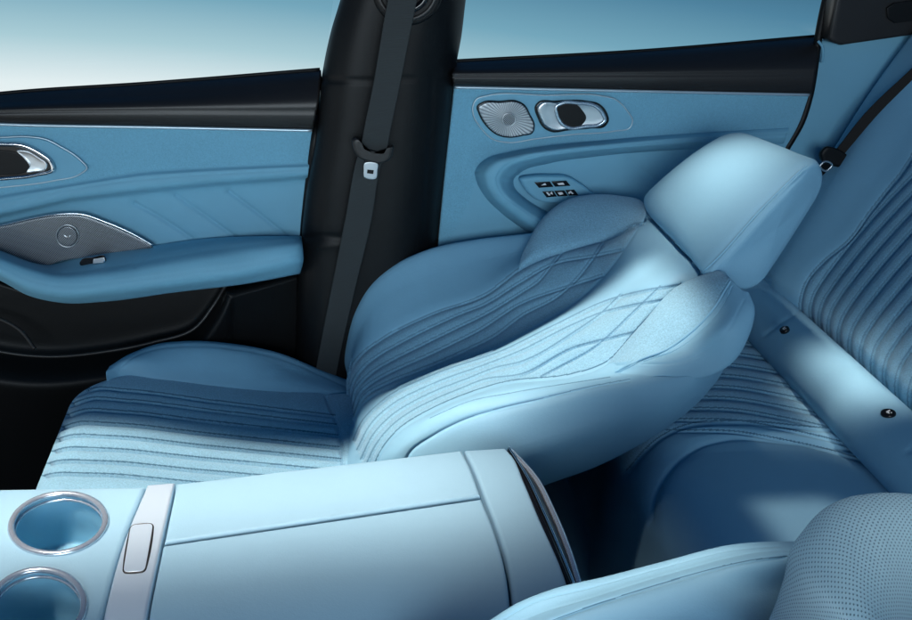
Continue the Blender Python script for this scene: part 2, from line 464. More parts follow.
def grille_mat(name, radial):
    m, t, b = mk(name, (.40, .43, .46), .36, .9)
    tcn = nd(t, 'ShaderNodeTexCoord'); sp = nd(t, 'ShaderNodeSeparateXYZ'); t.links.new(tcn.outputs['UV'], sp.inputs[0])
    if radial:
        ang = mathn(t, 'ARCTAN2', sp.outputs[1], sp.outputs[0])
        rr = mathn(t, 'SQRT', mathn(t, 'ADD', mathn(t, 'MULTIPLY', sp.outputs[0], sp.outputs[0]), mathn(t, 'MULTIPLY', sp.outputs[1], sp.outputs[1])))
        a1 = mathn(t, 'SINE', mathn(t, 'MULTIPLY', ang, 46.0)); a2 = mathn(t, 'SINE', mathn(t, 'MULTIPLY', rr, 3400.0))
        h = mathn(t, 'MAXIMUM', a1, mathn(t, 'MULTIPLY', a2, .3))
    else:
        p = .0034
        a1 = mathn(t, 'SINE', mathn(t, 'MULTIPLY', sp.outputs[0], 2 * math.pi / p)); a2 = mathn(t, 'SINE', mathn(t, 'MULTIPLY', sp.outputs[1], 2 * math.pi / p))
        h = mathn(t, 'MULTIPLY', a1, a2)
    mr = nd(t, 'ShaderNodeMapRange'); mr.inputs[1].default_value = .0; mr.inputs[2].default_value = .6
    t.links.new(h, mr.inputs[0])
    mx = nd(t, 'ShaderNodeMix', data_type='RGBA'); mx.inputs[6].default_value = (.62, .65, .67, 1) if radial else (.34, .36, .38, 1); mx.inputs[7].default_value = (.28, .30, .32, 1) if radial else (.03, .032, .036, 1)
    t.links.new(mr.outputs[0], mx.inputs[0]); t.links.new(mx.outputs[2], b.inputs['Base Color'])
    bp = nd(t, 'ShaderNodeBump'); bp.inputs['Strength'].default_value = .6; bp.inputs['Distance'].default_value = .0006; bp.invert = True
    t.links.new(mr.outputs[0], bp.inputs['Height']); t.links.new(bp.outputs[0], b.inputs['Normal'])
    return m
M['grille_dot'] = grille_mat('dotted_grille_metal', False)
M['grille_ray'] = grille_mat('rayed_grille_metal', True)
g = bpy.data.materials.new('window_glass'); g.use_nodes = True; t = g.node_tree; t.nodes.clear()
o_ = nd(t, 'ShaderNodeOutputMaterial'); mxs = nd(t, 'ShaderNodeMixShader'); tr = nd(t, 'ShaderNodeBsdfTransparent'); gl = nd(t, 'ShaderNodeBsdfGlossy'); fr = nd(t, 'ShaderNodeFresnel')
tr.inputs[0].default_value = (.96, .98, .98, 1); gl.inputs['Roughness'].default_value = .02; fr.inputs[0].default_value = 1.06
t.links.new(fr.outputs[0], mxs.inputs[0]); t.links.new(tr.outputs[0], mxs.inputs[1]); t.links.new(gl.outputs[0], mxs.inputs[2]); t.links.new(mxs.outputs[0], o_.inputs[0])
M['glass'] = g

# ================================================================== SETTING: cabin floor
fl = np.array([[[x, y, .02 + .004 * math.sin(x * 9) * math.sin(y * 7)] for x in np.linspace(-1.2, 1.6, 30)] for y in np.linspace(-.7, 1.62, 26)])
o = surf('floor', fl, M['carpet'], thick=.03); o['kind'] = 'structure'

NY = (0, -1, 0)
# ================================================================== FRONT DOOR
D = empty('front_door', (-.3, 1.58, .1), 'blue and black front door with a big dotted speaker grille, left of the black pillar', 'car door')
def shell(u0, u1, u2, u3, parent):
    t_, b_ = ys([(u0, 118), (u1, 100)], 1.585), ys([(u2, 600), (u3, 600)], 1.585)
    surf('outer_shell', coons(t_, b_, 12, 12), M['black'], parent, thick=.05)
shell(-420, 330, -420, 300, D)
tube('door_seal', ys([(317, 118, 1.56), (316, 128, 1.53), (308, 190, 1.53), (301, 262, 1.535), (297, 340, 1.54), (292, 450, 1.54)]), .006, M['black'], D)
# lower black moulding with a map pocket
low = []
for q, (y_, dz) in enumerate(((1.53, 0), (1.50, .0))):
    pass
top = ys([(-60, 262), (0, 284), (60, 300), (150, 292), (298, 272)], 1.545)
bot = ys([(-60, 560), (0, 560), (60, 556), (150, 548), (298, 540)], 1.545)
G = coons(top, bot, 160, 120)
U, V_ = project(G)
# pocket lip: a raised lower moulding that swells out below this line
lip = crom(np.array([(-70, 330), (0, 352), (46, 357), (106, 352), (152, 343), (195, 329), (213, 307), (227, 284), (236, 262)], float), 200)
lx = np.interp(U, lip[np.argsort(lip[:, 0])][:, 0], lip[np.argsort(lip[:, 0])][:, 1])
sd = V_ - lx
G[..., 1] -= .075 * (1 / (1 + np.exp(-sd / 2.5))) * np.clip((330 - U) / 100, 0, 1) * np.exp(-np.clip(sd, 0, 400) / 160)
surf('lower_panel', G, M['black'], D, thick=.02)
tube('pocket_lip', ys([(-60, 334, 1.47), (0, 351.5, 1.47), (46, 356.5, 1.47), (106, 351.5, 1.47), (152, 342.5, 1.475), (195, 328, 1.48), (213, 306, 1.49), (227, 283, 1.51)]), .0028, M['trim'], D)
tube('cup_divider', ys([(-30, 312, 1.51), (0, 319, 1.50), (21, 331, 1.49), (35, 349, 1.475)]), .003, M['trim'], D, 40)
# blue upper panel
top = ys([(-60, 122.5), (0, 125), (150, 128), (312, 131.5)], 1.522)
bot = ys([(-60, 262), (0, 280), (60, 290), (150, 272), (301, 246)], 1.522)
G = coons(top, bot, 330, 170)
U, V_ = project(G)
cA = lambda u: np.interp(u, [-60, 0, 71, 142, 213, 309], [207, 194.5, 183, 172, 167.4, 163])
cC = lambda u: np.interp(u, [-60, 0, 71, 142, 213, 309], [234, 216, 200, 191.6, 184.5, 177.4])
sg = lambda x, w: 1 / (1 + np.exp(-x / w))
G[..., 1] -= .010 * sg(V_ - cA(U), 1.6) * (1 - sg(V_ - cC(U), 1.8)) - .010 * sg(V_ - cC(U), 2.5)
sA = [(-60, 207), (0, 194.5), (71, 183), (142, 172), (213, 167.4), (309, 163)]
sB = [(-60, 219), (0, 205), (89, 186), (213, 174), (309, 169.6)]
G = groove(G, [(sA, 3, 2.0), (sB, 2.2, 1.8), ([(135, 204), (160, 218), (192, 239)], 4.5, 1.6, .5), ([(176, 196), (205, 216), (236, 238)], 4.5, 1.6, .5), ([(229, 192), (257, 213), (286, 236)], 4.5, 1.6, .5)])
o = surf('door_panel', G, M['door_leather'], D, thick=.02)
inlay(o, [[(-90, 118), (312, 131), (309, 163), (213, 167), (142, 172), (71, 183), (0, 194.5), (-90, 212)]], M['door_suede'])
tube('lit_edge_strip', ys([(-60, 121.5), (0, 124.3), (150, 127.3), (312, 130.6)], 1.512), .0024, M['seam'], D, seg=8)  # pale tube standing in for the lit top edge of the blue panel
# black window sill pad
prof = [(-60, 100.5, 0, 1.575), (0, 93.5, 0, 1.575)]
sill = [ys([(-60, 101.5), (0, 94.5), (150, 84), (321, 70)], 1.60), ys([(-60, 102), (0, 95), (150, 84.5), (321, 71)], 1.575), ys([(-60, 108), (0, 103), (150, 95), (320, 82)], 1.535),
        ys([(-60, 113), (0, 110), (150, 107), (318, 104)], 1.508), ys([(-60, 120), (0, 122), (150, 124.5), (313, 128)], 1.512), ys([(-60, 121), (0, 123.5), (150, 127), (313, 130.5)], 1.53)]
G = loft(sill, 160, 60)
G = groove(G, [([(-60, 114), (0, 112.5), (150, 111), (318, 111)], 2.0, 1.2, .2)])
surf('window_sill', G, M['trim'], D, thick=.012)
tube('window_seal', ys([(-60, 100.5), (0, 93.6), (150, 83.2), (320, 69.5)], 1.582), .0028, M['black'], D, seg=8)
gp = ys([(-80, 110), (322, 82), (352, -140), (-80, -140)], 1.60)
G = coons(gp[:2], gp[[3, 2]], 6, 6); surf('window_glass', G, M['glass'], D, thick=.004)
# armrest roll
arm = [ys([(-60, 226, 1.53), (0, 250, 1.52), (43, 264, 1.52), (92, 253, 1.525), (153, 245.5, 1.525), (200, 239, 1.525), (300, 236, 1.525), (302, 236, 1.53)]),
       ys([(-60, 232, 1.47), (0, 254, 1.47), (26, 264, 1.47), (50, 271, 1.47), (100, 268, 1.465), (153, 259, 1.465), (200, 251, 1.465), (300, 240, 1.48), (302, 241, 1.52)]),
       ys([(-60, 240, 1.445), (0, 260, 1.445), (28, 271, 1.445), (55, 278, 1.445), (106, 275, 1.44), (165, 266, 1.44), (230, 256, 1.44), (300, 246, 1.455), (302, 246, 1.51)]),
       ys([(-60, 252, 1.435), (0, 271, 1.435), (30, 285, 1.435), (61, 291, 1.435), (106, 288, 1.43), (177, 279, 1.43), (248, 269, 1.43), (300, 258, 1.445), (302, 258, 1.51)]),
       ys([(-60, 260, 1.455), (0, 279, 1.455), (30, 294.5, 1.455), (61, 301, 1.455), (106, 299.5, 1.455), (177, 290, 1.455), (248, 281, 1.455), (298, 271.5, 1.465), (301, 271, 1.51)]),
       ys([(-60, 259, 1.54), (0, 277, 1.54), (30, 290, 1.54), (61, 297, 1.54), (106, 295, 1.54), (177, 287, 1.54), (248, 278, 1.54), (298, 269, 1.54), (301, 269, 1.54)])]
G = loft(arm, 300, 120)
G = groove(G, [([(-60, 247), (0, 266), (30, 280), (61, 286), (106, 283), (177, 274), (248, 264.5), (300, 254)], .5, 1.0, .1), ([(150, 247), (144, 257), (135, 267)], 1.0, 1.2, .3)])
surf('armrest', G, M['door_leather'], D, thick=.01)
gr_o = ys([(-40, 231), (0, 226), (31, 219), (61, 214.5), (83, 215), (104, 222), (132, 234), (153, 246), (132, 250), (92, 256), (61, 260.5), (43, 266), (22, 261), (0, 252), (-40, 238)], 1.519)
gr = plate('speaker_grille', gr_o, NY, .004, M['grille_dot'], D, bevel=.002, n=140)
tube('grille_rim', ys([(-40, 230.5), (0, 225.5), (31, 218.5), (61, 214), (83, 214.5), (104, 221.5), (132, 233.5), (153, 245.5)], 1.514), .0017, M['chrome'], gr, seg=8)
def circ(u, v, r, y, n=24, sq=1.0):
    return ys([(u + r * math.cos(a), v + sq * r * math.sin(a)) for a in np.linspace(0, 2 * math.pi, n, endpoint=False)], y)
bd = plate('speaker_badge', circ(67.5, 236, 10, 1.514), NY, .003, M['grille_dot'], gr, bevel=.0015)
tube('badge_ring', circ(67.5, 236, 11, 1.513), .001, M['silver'], bd, closed=True, seg=8)
plate('badge_emblem', ys([(63.5, 234.5), (67.5, 236), (71.5, 234.5), (67.5, 239)], 1.5105), NY, .001, M['chrome'], bd, bevel=.0004, smooth_outline=False)
# switch
sw = plate('lock_switch', ys([(80, 264.8), (82, 260.8), (94, 258.4), (105, 257), (106.4, 261), (104, 264.2), (93, 265.6), (82, 266.6)], 1.487), (0, -.6, .8), .004, M['gloss'], D, bevel=.0015)
plate('switch_key', ys([(93, 264.4), (93.5, 259.6), (104.6, 258), (105.4, 261), (103.6, 263.4)], 1.480), (0, -.6, .8), .002, M['silver'], sw, bevel=.0008, smooth_outline=False)
# door handle in its pod
pod = ys([(-40, 138.5), (0, 138), (31, 137.5), (46, 140), (61, 147.5), (80, 160), (86.5, 168), (80, 173.7), (55, 180), (0, 187), (-40, 190)], 1.521)
hd = plate('door_handle', pod, NY, .004, M['door_leather'], D, bevel=.002, n=120)
tube('pod_outline', ys([(-40, 138), (0, 137.5), (31, 137), (46, 139.5), (61, 147), (80, 159.7), (87, 168), (80, 174.2), (55, 180.5), (0, 187.5), (-40, 190.5)], 1.517), .0012, M['seam'], hd, n=120, seg=8)
ring = [(-60, 143), (0, 144), (24.5, 146), (40, 153.5), (51, 162.5), (53, 169), (37, 174.6), (0, 179), (-60, 184)]
rim = plate('handle_recess', ys(ring, 1.517), NY, .005, M['gloss'], hd, bevel=.002, n=100)
tube('handle_ring', ys(ring, 1.512), .0032, M['chrome'], hd, closed=True, n=140)
lv = ys([(-60, 150), (0, 150), (15, 152), (27, 160), (32, 168), (26, 172), (0, 175), (-60, 178)], 1.512)
plate('handle_hollow', lv, NY, .0015, M['black'], hd, bevel=.0005)
plate('handle_lever', ys([(17, 150), (26, 150), (38, 156), (48, 165), (46, 169), (35, 171.5), (27, 172), (30, 167), (24, 157)], 1.512), NY, .004, M['silver'], hd, bevel=.0015, dish=.001)

# ================================================================== REAR DOOR
D = empty('rear_door', (.5, 1.58, .1), 'blue and black rear door with a rayed silver speaker, right of the black pillar', 'car door')
shell(440, 812, 420, 700, D)
top = ys([(440, 87), (455, 87.5), (640, 91.6), (811, 95)], 1.522)
bot = ys([(432, 262), (450, 262), (640, 262), (740, 262)], 1.522)
top = ys([(452, 87.5), (640, 91.6), (809, 95)], 1.522); 
L_ = ys([(455, 87.5), (447, 160), (437, 262)], 1.522); R_ = ys([(809, 95), (800, 121), (772, 170), (730, 262)], 1.522)
A, B = crom(L_, 170), crom(R_, 170); tt = np.linspace(0, 1, 360)[None, :, None]
G = A[:, None] * (1 - tt) + B[:, None] * tt
U, V_ = project(G)
sA = [(830, 126), (700, 133), (650, 136.5), (599, 141), (547, 146), (509, 152.5), (485, 160)]
G = groove(G, [([(700, 148), (650, 151)], 1, 2), ([(630, 160), (645, 172), (662, 186)], 2, 2, .5), ([(690, 152), (720, 172), (750, 195)], 2, 2, .5)])
o = surf('door_panel', G, M['door_leather'], D, thick=.02)
inlay(o, [[(440, 86), (809, 95), (789, 128), (700, 132), (640, 137), (547, 146), (509, 152), (480, 165), (470, 200), (440, 262)]], M['door_suede'])
tube('lit_edge_strip', ys([(455, 87.3), (640, 91.3), (809, 94.8)], 1.512), .0024, M['seam'], D, seg=8)  # bright edge light of the panel top, drawn as a pale tube
sill = [ys([(453, 62), (640, 51.5), (818, 36.5)], 1.60), ys([(453, 62.5), (640, 52), (818, 37.2)], 1.575), ys([(453, 67), (640, 59), (818, 48)], 1.535),
        ys([(453, 74), (640, 73), (816, 72)], 1.508), ys([(453, 84), (640, 89), (812, 92.5)], 1.512), ys([(453, 86.5), (640, 91), (811, 95)], 1.53)]
G = loft(sill, 160, 60); G = groove(G, [([(440, 76), (592, 75.3), (815, 73.5)], 2.0, 1.2, .2)])
surf('window_sill', G, M['trim'], D, thick=.012)
tube('window_seal', ys([(453, 61.2), (640, 51), (818, 36.2)], 1.582), .0028, M['black'], D, seg=8)
gp = ys([(450, 75), (822, 50), (850, -140), (450, -140)], 1.60)
G = coons(gp[:2], gp[[3, 2]], 6, 6); surf('window_glass', G, M['glass'], D, thick=.004)
tube('door_seal', ys([(834, -30, 1.56), (826, 0, 1.555), (818, 40, 1.545), (815, 62, 1.54), (809, 97, 1.535), (801, 122, 1.53), (788, 145, 1.53), (765, 180, 1.53), (735, 230, 1.53)]), .0065, M['black'], D)
tube('door_seal', ys([(452, 87, 1.535), (446, 160, 1.535), (436, 262, 1.535)]), .004, M['black'], D)
# curved armrest
oA = [(789, 128), (700, 133), (650, 136.5), (599, 141), (547, 146), (509, 152.5), (485, 160), (475.5, 172), (477, 181), (485, 196), (503, 214), (522, 228), (570, 256)]
oC = [(784, 143), (700, 148), (650, 151), (586, 157), (547, 163), (518, 173), (511.5, 181), (514, 189), (522, 197), (548, 214), (590, 240)]
ca, cc = crom(np.array(oA, float), 60), crom(np.array(oC, float), 60)
lerp = lambda q: ca * (1 - q) + cc * q
rows = []
for q, y_ in ((-.02, 1.528), (0.0, 1.515), (.12, 1.492), (.30, 1.474), (.55, 1.470), (.80, 1.484), (.95, 1.50), (1.05, 1.522)):
    rows.append(np.array([at(p[0], p[1], y=min(1.53, y_ + (1.522 - y_) * .85 * np.clip((p[0] - 560) / 200, 0, 1)**.8)) for p in lerp(q)]))
G = loft(rows, 420, 100)
iB = [(830, 133), (650, 143), (599, 148), (560, 152.5), (521, 159), (503.5, 168), (497, 178), (501, 192), (520, 208), (545, 225)]
G = groove(G, [(iB, 1.6, 1.5, .25)])
surf('armrest', G, M['door_leather'], D, thick=.01)
pod = ys([(472.6, 106), (476.5, 98.5), (485.5, 95.8), (547, 95), (600, 95.5), (614.5, 99), (627, 111), (632, 121), (630, 126.5), (614, 130.6), (573, 134), (534.5, 138.5), (508, 142), (493, 139), (480, 126.7), (473, 114)], 1.521)
hd = plate('door_handle', pod, NY, .003, M['door_leather'], D, bevel=.0015, n=160)
tube('pod_outline', pod + np.array([0, -.003, 0]), .0012, M['seam'], hd, closed=True, n=160, seg=8)
go = ys([(478, 106.5), (483, 103), (500, 102), (516, 101.6), (523, 105), (529, 115), (533.3, 125.4), (532, 131.5), (522, 134.5), (508.7, 136.3), (498, 134), (486, 124), (480, 114)], 1.517)
gr = plate('speaker_grille', go, NY, .005, M['grille_ray'], D, bevel=.002)
tube('grille_rim', go + np.array([0, -.0012, 0]), .0022, M['gloss'], gr, closed=True, n=110, seg=8)
bd = plate('speaker_badge', circ(509, 119.5, 6.2, 1.512), NY, .002, M['grille_dot'], gr, bevel=.001)
tube('badge_ring', circ(509, 119.5, 6.4, 1.5105), .0009, M['silver'], bd, closed=True, seg=8, n=50)
ring = [(534.5, 107), (538, 102), (555, 100.4), (586, 100.4), (599, 103.5), (607, 113), (608.5, 121), (605, 126), (590, 128.3), (568, 130.2), (551, 131.8), (543, 127.5), (537, 117)]
plate('handle_recess', ys(ring, 1.518), NY, .004, M['gloss'], hd, bevel=.002, n=100)
sv = ys([(537, 107), (540, 103.2), (556, 102.2), (586, 102.4), (598, 105.4), (604.5, 114), (606, 121), (602, 124.5), (589, 126.4), (568, 128.4), (552, 129.6), (545, 126), (539.5, 117)], 1.515)
plate('handle_lever', sv, NY, .005, M['silver'], hd, bevel=.003, dish=.0015, n=100)
tube('handle_ring', ys([(556, 106.5), (561, 103.6), (580, 103.4), (594, 105.5), (602, 113), (604.5, 120.5), (600, 124.2), (586, 126.3), (570, 128), (562, 124), (557, 115)], 1.509), .0028, M['rim'], hd, closed=True, n=90, seg=10)
hole = ys([(556.5, 108), (560.5, 105.2), (577, 105), (582, 110), (586, 118), (581.5, 125), (568, 126.6), (562, 121), (558, 114)], 1.510)
plate('handle_hollow', hole, NY, .0015, M['black'], hd, bevel=.0005)
# window switches
so = ys([(519, 177), (530, 174.2), (550, 173.6), (566, 174.6), (578, 181), (590, 190), (596, 196), (580, 200), (556, 201), (534, 197), (524, 188)], 1.518)
sp_ = plate('switch_panel', so, NY, .016, M['door_leather'], D, bevel=.006)
for q in ([(534, 182), (549.5, 181.2), (553, 186.2), (538.5, 187.2)], [(551, 181.1), (566, 180.2), (570, 185.2), (554.5, 186.1)],
          [(542, 191.3), (553, 190.6), (556.5, 196), (546, 196.8)], [(554, 190.5), (564, 189.9), (567.5, 195.2), (557.5, 195.9)], [(565, 189.8), (574, 189.2), (578, 194.6), (568.5, 195.1)]):
    k = plate('switch_button', ys(q, 1.503), NY, .004, M['gloss'], sp_, bevel=.001, smooth_outline=False)
ic = [[(541, 185.4), (545, 183), (546.4, 185)], [(557, 183.4), (563, 182.4), (564.6, 184.6), (558.6, 185)],
      [(546, 192.4), (548, 192.2), (550.6, 195.2), (548.4, 195.4)], [(549.6, 193.4), (551.8, 191.6), (553, 194.6)], [(557.4, 192.6), (562, 192), (563.4, 194), (559.6, 195)],
      [(568, 192.6), (570.6, 190.8), (573.6, 193.6), (572.2, 194.2), (570.4, 192.4), (569, 194.4)]]
for q in ic: plate('switch_icon', ys(q, 1.4986), NY, .0008, M['print'], sp_, bevel=.0003, smooth_outline=False)
# dark lower moulding of the rear door
top = ys([(436, 240), (470, 236), (520, 228), (640, 215), (740, 190)], 1.528); bot = ys([(425, 520), (470, 520), (520, 520), (640, 520), (740, 500)], 1.528)
surf('lower_panel', coons(top, bot, 60, 40), M['black'], D, thick=.02)

# ================================================================== PILLAR
D = empty('body_pillar', (.08, 1.5, .1), 'tall matte black pillar with the front seat belt hanging down it, between the two doors', 'car pillar')
Lp = [(362, -140), (341, 0), (332, 30), (322, 80), (318, 120), (305, 200), (297, 300), (295, 360), (292, 470), (290, 560)]
Rp = [(488, -140), (464, 0), (459, 40), (455, 62), (453.5, 86), (446, 160), (437, 240), (430, 330), (424, 450), (420, 560)]
def prow(q, y_):
    a, b = crom(np.array(Lp, float), 60), crom(np.array(Rp, float), 60)
    return ys([tuple(p) for p in a * (1 - q) + b * q], y_)
G = loft([prow(0, 1.60), prow(0, 1.53), prow(.03, 1.495), prow(.14, 1.475), prow(.5, 1.47), prow(.75, 1.475), prow(.9, 1.495), prow(1.0, 1.53), prow(1.0, 1.60)], 260, 160)
G = groove(G, [([(322, 80), (324, 80), (365, 81), (410, 79), (439, 76), (458, 72.5)], 2.5, 1.1, .15), ([(433, 76), (430, 160), (424, 260)], 2, 3, .5), ([(302, 239), (318, 237), (340, 238)], 4, 1.8, .3), ([(302, 247), (318, 246.5), (340, 245.5)], -2.0, 1.6, .3)])
surf('pillar_trim', G, M['black'], D, thick=.01)

# seat belt on the pillar
BELT = empty('seat_belt', (.08, 1.45, .42), 'grey seat belt with a silver tongue slanting down the black pillar', 'seat belt')
def ribbon(name, L, Rr, th, mat, parent, n=120, bow=.0):
    A, B = crom(L, n), crom(Rr, n)
    T = np.gradient((A + B) / 2, axis=0); Wd = B - A; Nn = np.cross(T, Wd); Nn /= np.linalg.norm(Nn, axis=1, keepdims=True)
    if (Nn * (EYE - A)).sum() < 0: Nn = -Nn
    rows = []
    for q, h in ((0, 0), (.01, th * .5), (.05, th * .5), (.5, th * .5 + bow), (.95, th * .5), (.99, th * .5), (1, 0), (.95, -th * .5), (.5, -th * .5 + bow), (.05, -th * .5)):
        rows.append(A * (1 - q) + B * q + Nn * h)
    G = np.array(rows)
    return surf(name, np.array([[r_[i] for i in range(n)] for r_ in G]), mat, parent, closed=True)
ribbon('webbing', ys([(391, -14, 1.445), (386, 10, 1.44), (374, 80, 1.435), (362, 140, 1.43), (360, 152, 1.43)]), ys([(420, -14, 1.445), (415, 10, 1.44), (400, 85, 1.435), (388, 144, 1.43), (386, 156, 1.43)]), .003, M['web'], BELT)
ribbon('webbing', ys([(360, 148, 1.437), (357, 158, 1.44), (345, 220, 1.445), (332, 285, 1.455), (318, 357, 1.46), (309, 410, 1.46), (300, 470, 1.46)]), ys([(386, 152, 1.437), (382.5, 161, 1.44), (371.6, 220, 1.445), (356, 285, 1.455), (339.7, 357, 1.46), (330, 410, 1.46), (322, 470, 1.46)]), .003, M['web'], BELT)
gd = [(352.6, 138), (356, 136.2), (358.6, 139), (362, 146), (372, 149), (386, 151), (389.5, 145.5), (392.6, 144.6), (392.6, 151), (389, 158.5), (382, 161.5), (368, 159.5), (357, 155), (352.6, 146)]
plate('belt_guide', ys(gd, 1.432), NY, .012, M['trim'], BELT, bevel=.004, n=120)
tg = plate('tongue', ys([(364.6, 162.6), (378, 164), (377.4, 170), (376, 178), (364, 176.4), (363.6, 170)], 1.432), NY, .003, M['silver'], BELT, bevel=.001)
plate('tongue_slot', ys([(367.4, 169.6), (373.8, 170.2), (373.2, 174), (367, 173.2)], 1.4288), NY, .0008, M['black'], tg, bevel=.0003, smooth_outline=False)
plate('tongue_neck', ys([(363.5, 157), (381, 160), (379, 165), (364.5, 163)], 1.432), NY, .0024, M['black'], BELT, bevel=.001, smooth_outline=False)
an = plate('anchor_ring', circ(407, -10, 35, 1.472, 30), NY, .012, M['black'], BELT, bevel=.005)
tube('ring_edge', circ(407, -10, 29, 1.462, 30), .004, M['trim'], an, closed=True, n=100)
tube('ring_edge', circ(407, -10, 20, 1.458, 30), .005, M['gloss'], an, closed=True, n=100)

# ================================================================== REAR QUARTER
D = empty('quarter_trim', (.95, 1.55, .5), 'blue side trim with a black upper corner beside the rear seat', 'side trim')
BP0, BN = (.775, 1.2, .50), (1.0, 0, -.5)          # plane of the rear backrest
A = crom(ys([(816, 42, 1.545), (810, 97, 1.535), (788, 145, 1.53), (755, 195, 1.53), (720, 250, 1.53), (690, 310, 1.53), (670, 400, 1.54)]), 120)
B = crom(ys([(960, 20, 1.52), (930, 60, 1.52), (890, 110, 1.53), (850, 165, 1.545), (800, 260, 1.56), (775, 320, 1.57), (750, 410, 1.57)]), 120)
tt = np.linspace(0, 1, 90)[None, :, None]; G = A[:, None] * (1 - tt) + B[:, None] * tt
surf('side_panel', G, M['door_leather'], D, thick=.02)
cp = ys([(829, -60), (828, -8), (819.5, 35.5), (823, 39.5), (832, 42.5), (870, 37), (912, 31), (985, 20), (985, -60)], 1.545)
plate('upper_trim', cp, NY, .03, M['trim'], D, bevel=.006, n=120, smooth_outline=False)
rc = ys([(886, 8), (893, 3), (985, -10), (985, 8), (912, 21), (894, 23), (887, 18)], 1.514)
plate('trim_recess', rc, NY, .003, M['black'], D, bevel=.001, smooth_outline=False)
tube('panel_edge', ys([(818, 41, 1.53), (822, 46, 1.527), (823, 54, 1.527), (822, 62, 1.53)]), .0022, M['door_leather'], D, n=30)

# ================================================================== REAR SEAT
D = empty('rear_seat', (.7, 1.1, .1), 'blue ribbed rear bench with a pale roll at the base of its back', 'car seat')
xs_ = np.linspace(.33, .80, 300); ysg = np.concatenate([np.linspace(.25, .80, 80), np.linspace(.801, 1.53, 640)])
X, Y = np.meshgrid(xs_, ysg)
def sm(a, b, x): q = np.clip((x - a) / (b - a), 0, 1); return q * q * (3 - 2 * q)
edge = .388 + .04 * sm(1.10, 1.30, Y)
Zc_ = .435 - .02 * sm(.5, .8, X)
q = np.clip((edge + .06 - X) / .06, 0, 1.35)
Zc_ = Zc_ - .06 * (1 - np.sqrt(np.maximum(0, 1 - np.minimum(q, 1)**2))) - .6 * np.clip(q - 1, 0, 1)
Zc_ += .012 * sm(1.06, 1.12, Y) * sm(.40, .47, X) 
Zc_ += .010 * np.exp(-((Y - .80) / .16)**2)
G = np.stack([X, Y, Zc_], -1)
ribs = []
for k in range(9):
    v0 = 336 + k * 11.2
    ribs.append(([(690 - k * 3, v0 + 4), (740, v0 + 6), (780, v0 + 13), (830, v0 + 24), (890, v0 + 42)], 6, 1.7, .42))
ribs = [r_ for r_ in ribs]
lineA = [(627, 470), (645, 449), (662, 435), (684, 425), (734, 420.5), (805, 426), (893, 434), (930, 440)]
lineB = [(649, 520), (653, 497), (670, 468), (684, 455), (698, 446), (727, 438), (787, 441), (876, 451), (930, 458)]
G = groove(G, ribs + [(lineA, 7, 2.6, .4), (lineB, 6, 2.2, .5)])
o = surf('cushion', G, M['leather'], D, thick=.03)
seam_shade(o, [r_[0] for r_ in ribs] + [lineA], .75)
inlay(o, [[(627, 470), (645, 449), (662, 435), (684, 425), (734, 420.5), (805, 426), (893, 434), (940, 440), (940, 380), (800, 300), (700, 300), (620, 400)]], M['suede'])
# front fascia of the bench
fa = np.array([[[.398 + .02 * (1 - q) + .04 * sm(1.10, 1.30, y_), y_, .38 - .34 * q] for y_ in np.linspace(.25, 1.53, 60)] for q in np.linspace(0, 1, 30)])
surf('front_fascia', fa, M['carpet'], D, thick=.02)
# roll between cushion and backrest
rows = []
for a in np.linspace(0, 2 * math.pi, 12, endpoint=False):
    cxr = .735 + .052 * math.cos(a); czr = .452 + .042 * math.sin(a)
    rows.append(np.array([[cxr, y_, czr] for y_ in np.linspace(.25, 1.50, 30)] + [[.735 + .035 * math.cos(a), 1.515, .452 + .028 * math.sin(a)]]))
G = loft(rows, 300, 90, True)
G = groove(G, [([(765, 335), (778, 325), (800, 311)], 2.0, 1.3, .2), ([(908, 452), (918, 443), (930, 432)], 2.0, 1.3, .2)], True)
surf('base_roll', G, M['leather'], D, closed=True)
# backrest
def bk(y_, s, h=0.0): return [.775 + .447 * s - .894 * h, y_, .485 + .894 * s + .447 * h]
rows = []
YB = np.concatenate([np.linspace(.25, .94, 60), np.linspace(.941, 1.56, 640)]); SB = np.linspace(-.06, .62, 640)
YG, SG = np.meshgrid(YB, SB)
hgt = .03 * sm(1.36, 1.46, YG) - .05 * sm(1.50, 1.56, YG) - .05 * (1 - sm(-.06, .02, SG)) - .02 * sm(.3, .6, SG)
Gb = np.stack([.775 + .447 * SG - .894 * hgt, YG, .485 + .894 * SG + .447 * hgt], -1)
bolster = [(801, 330), (799.5, 301), (805, 283), (822, 262), (848, 240), (868, 213), (886, 190), (902, 170), (912, 154), (935, 112)]
def rearline(y0, s1=.34):
    out = []
    for s_ in np.linspace(.004, s1, 16):
        p = bk(y0 + .026 * (1 - math.exp(-s_ / .016)) - .7 * s_ * s_, s_); out.append(tuple(float(v) for v in project(np.array(p))))
    return out
rb = [bolster] + [rearline(y_) for y_ in (1.356, 1.326, 1.296, 1.264, 1.231, 1.198, 1.166, 1.134, 1.102, 1.07, 1.038, 1.005)]
rb = [[(l[0][0] + 4, l[0][1] + 22), (l[0][0] + 1, l[0][1] + 10)] + l for l in rb]
Gb = groove(Gb, [(l, 6, 1.8, .42) for i, l in enumerate(rb)])
o = surf('backrest', Gb, M['leather'], D, thick=.04)
seam_shade(o, rb, .8, M['seam_shade_pale'])
inlay(o, [bolster + [(990, 112), (990, 460), (912, 400), (800, 330)]], M['suede'])
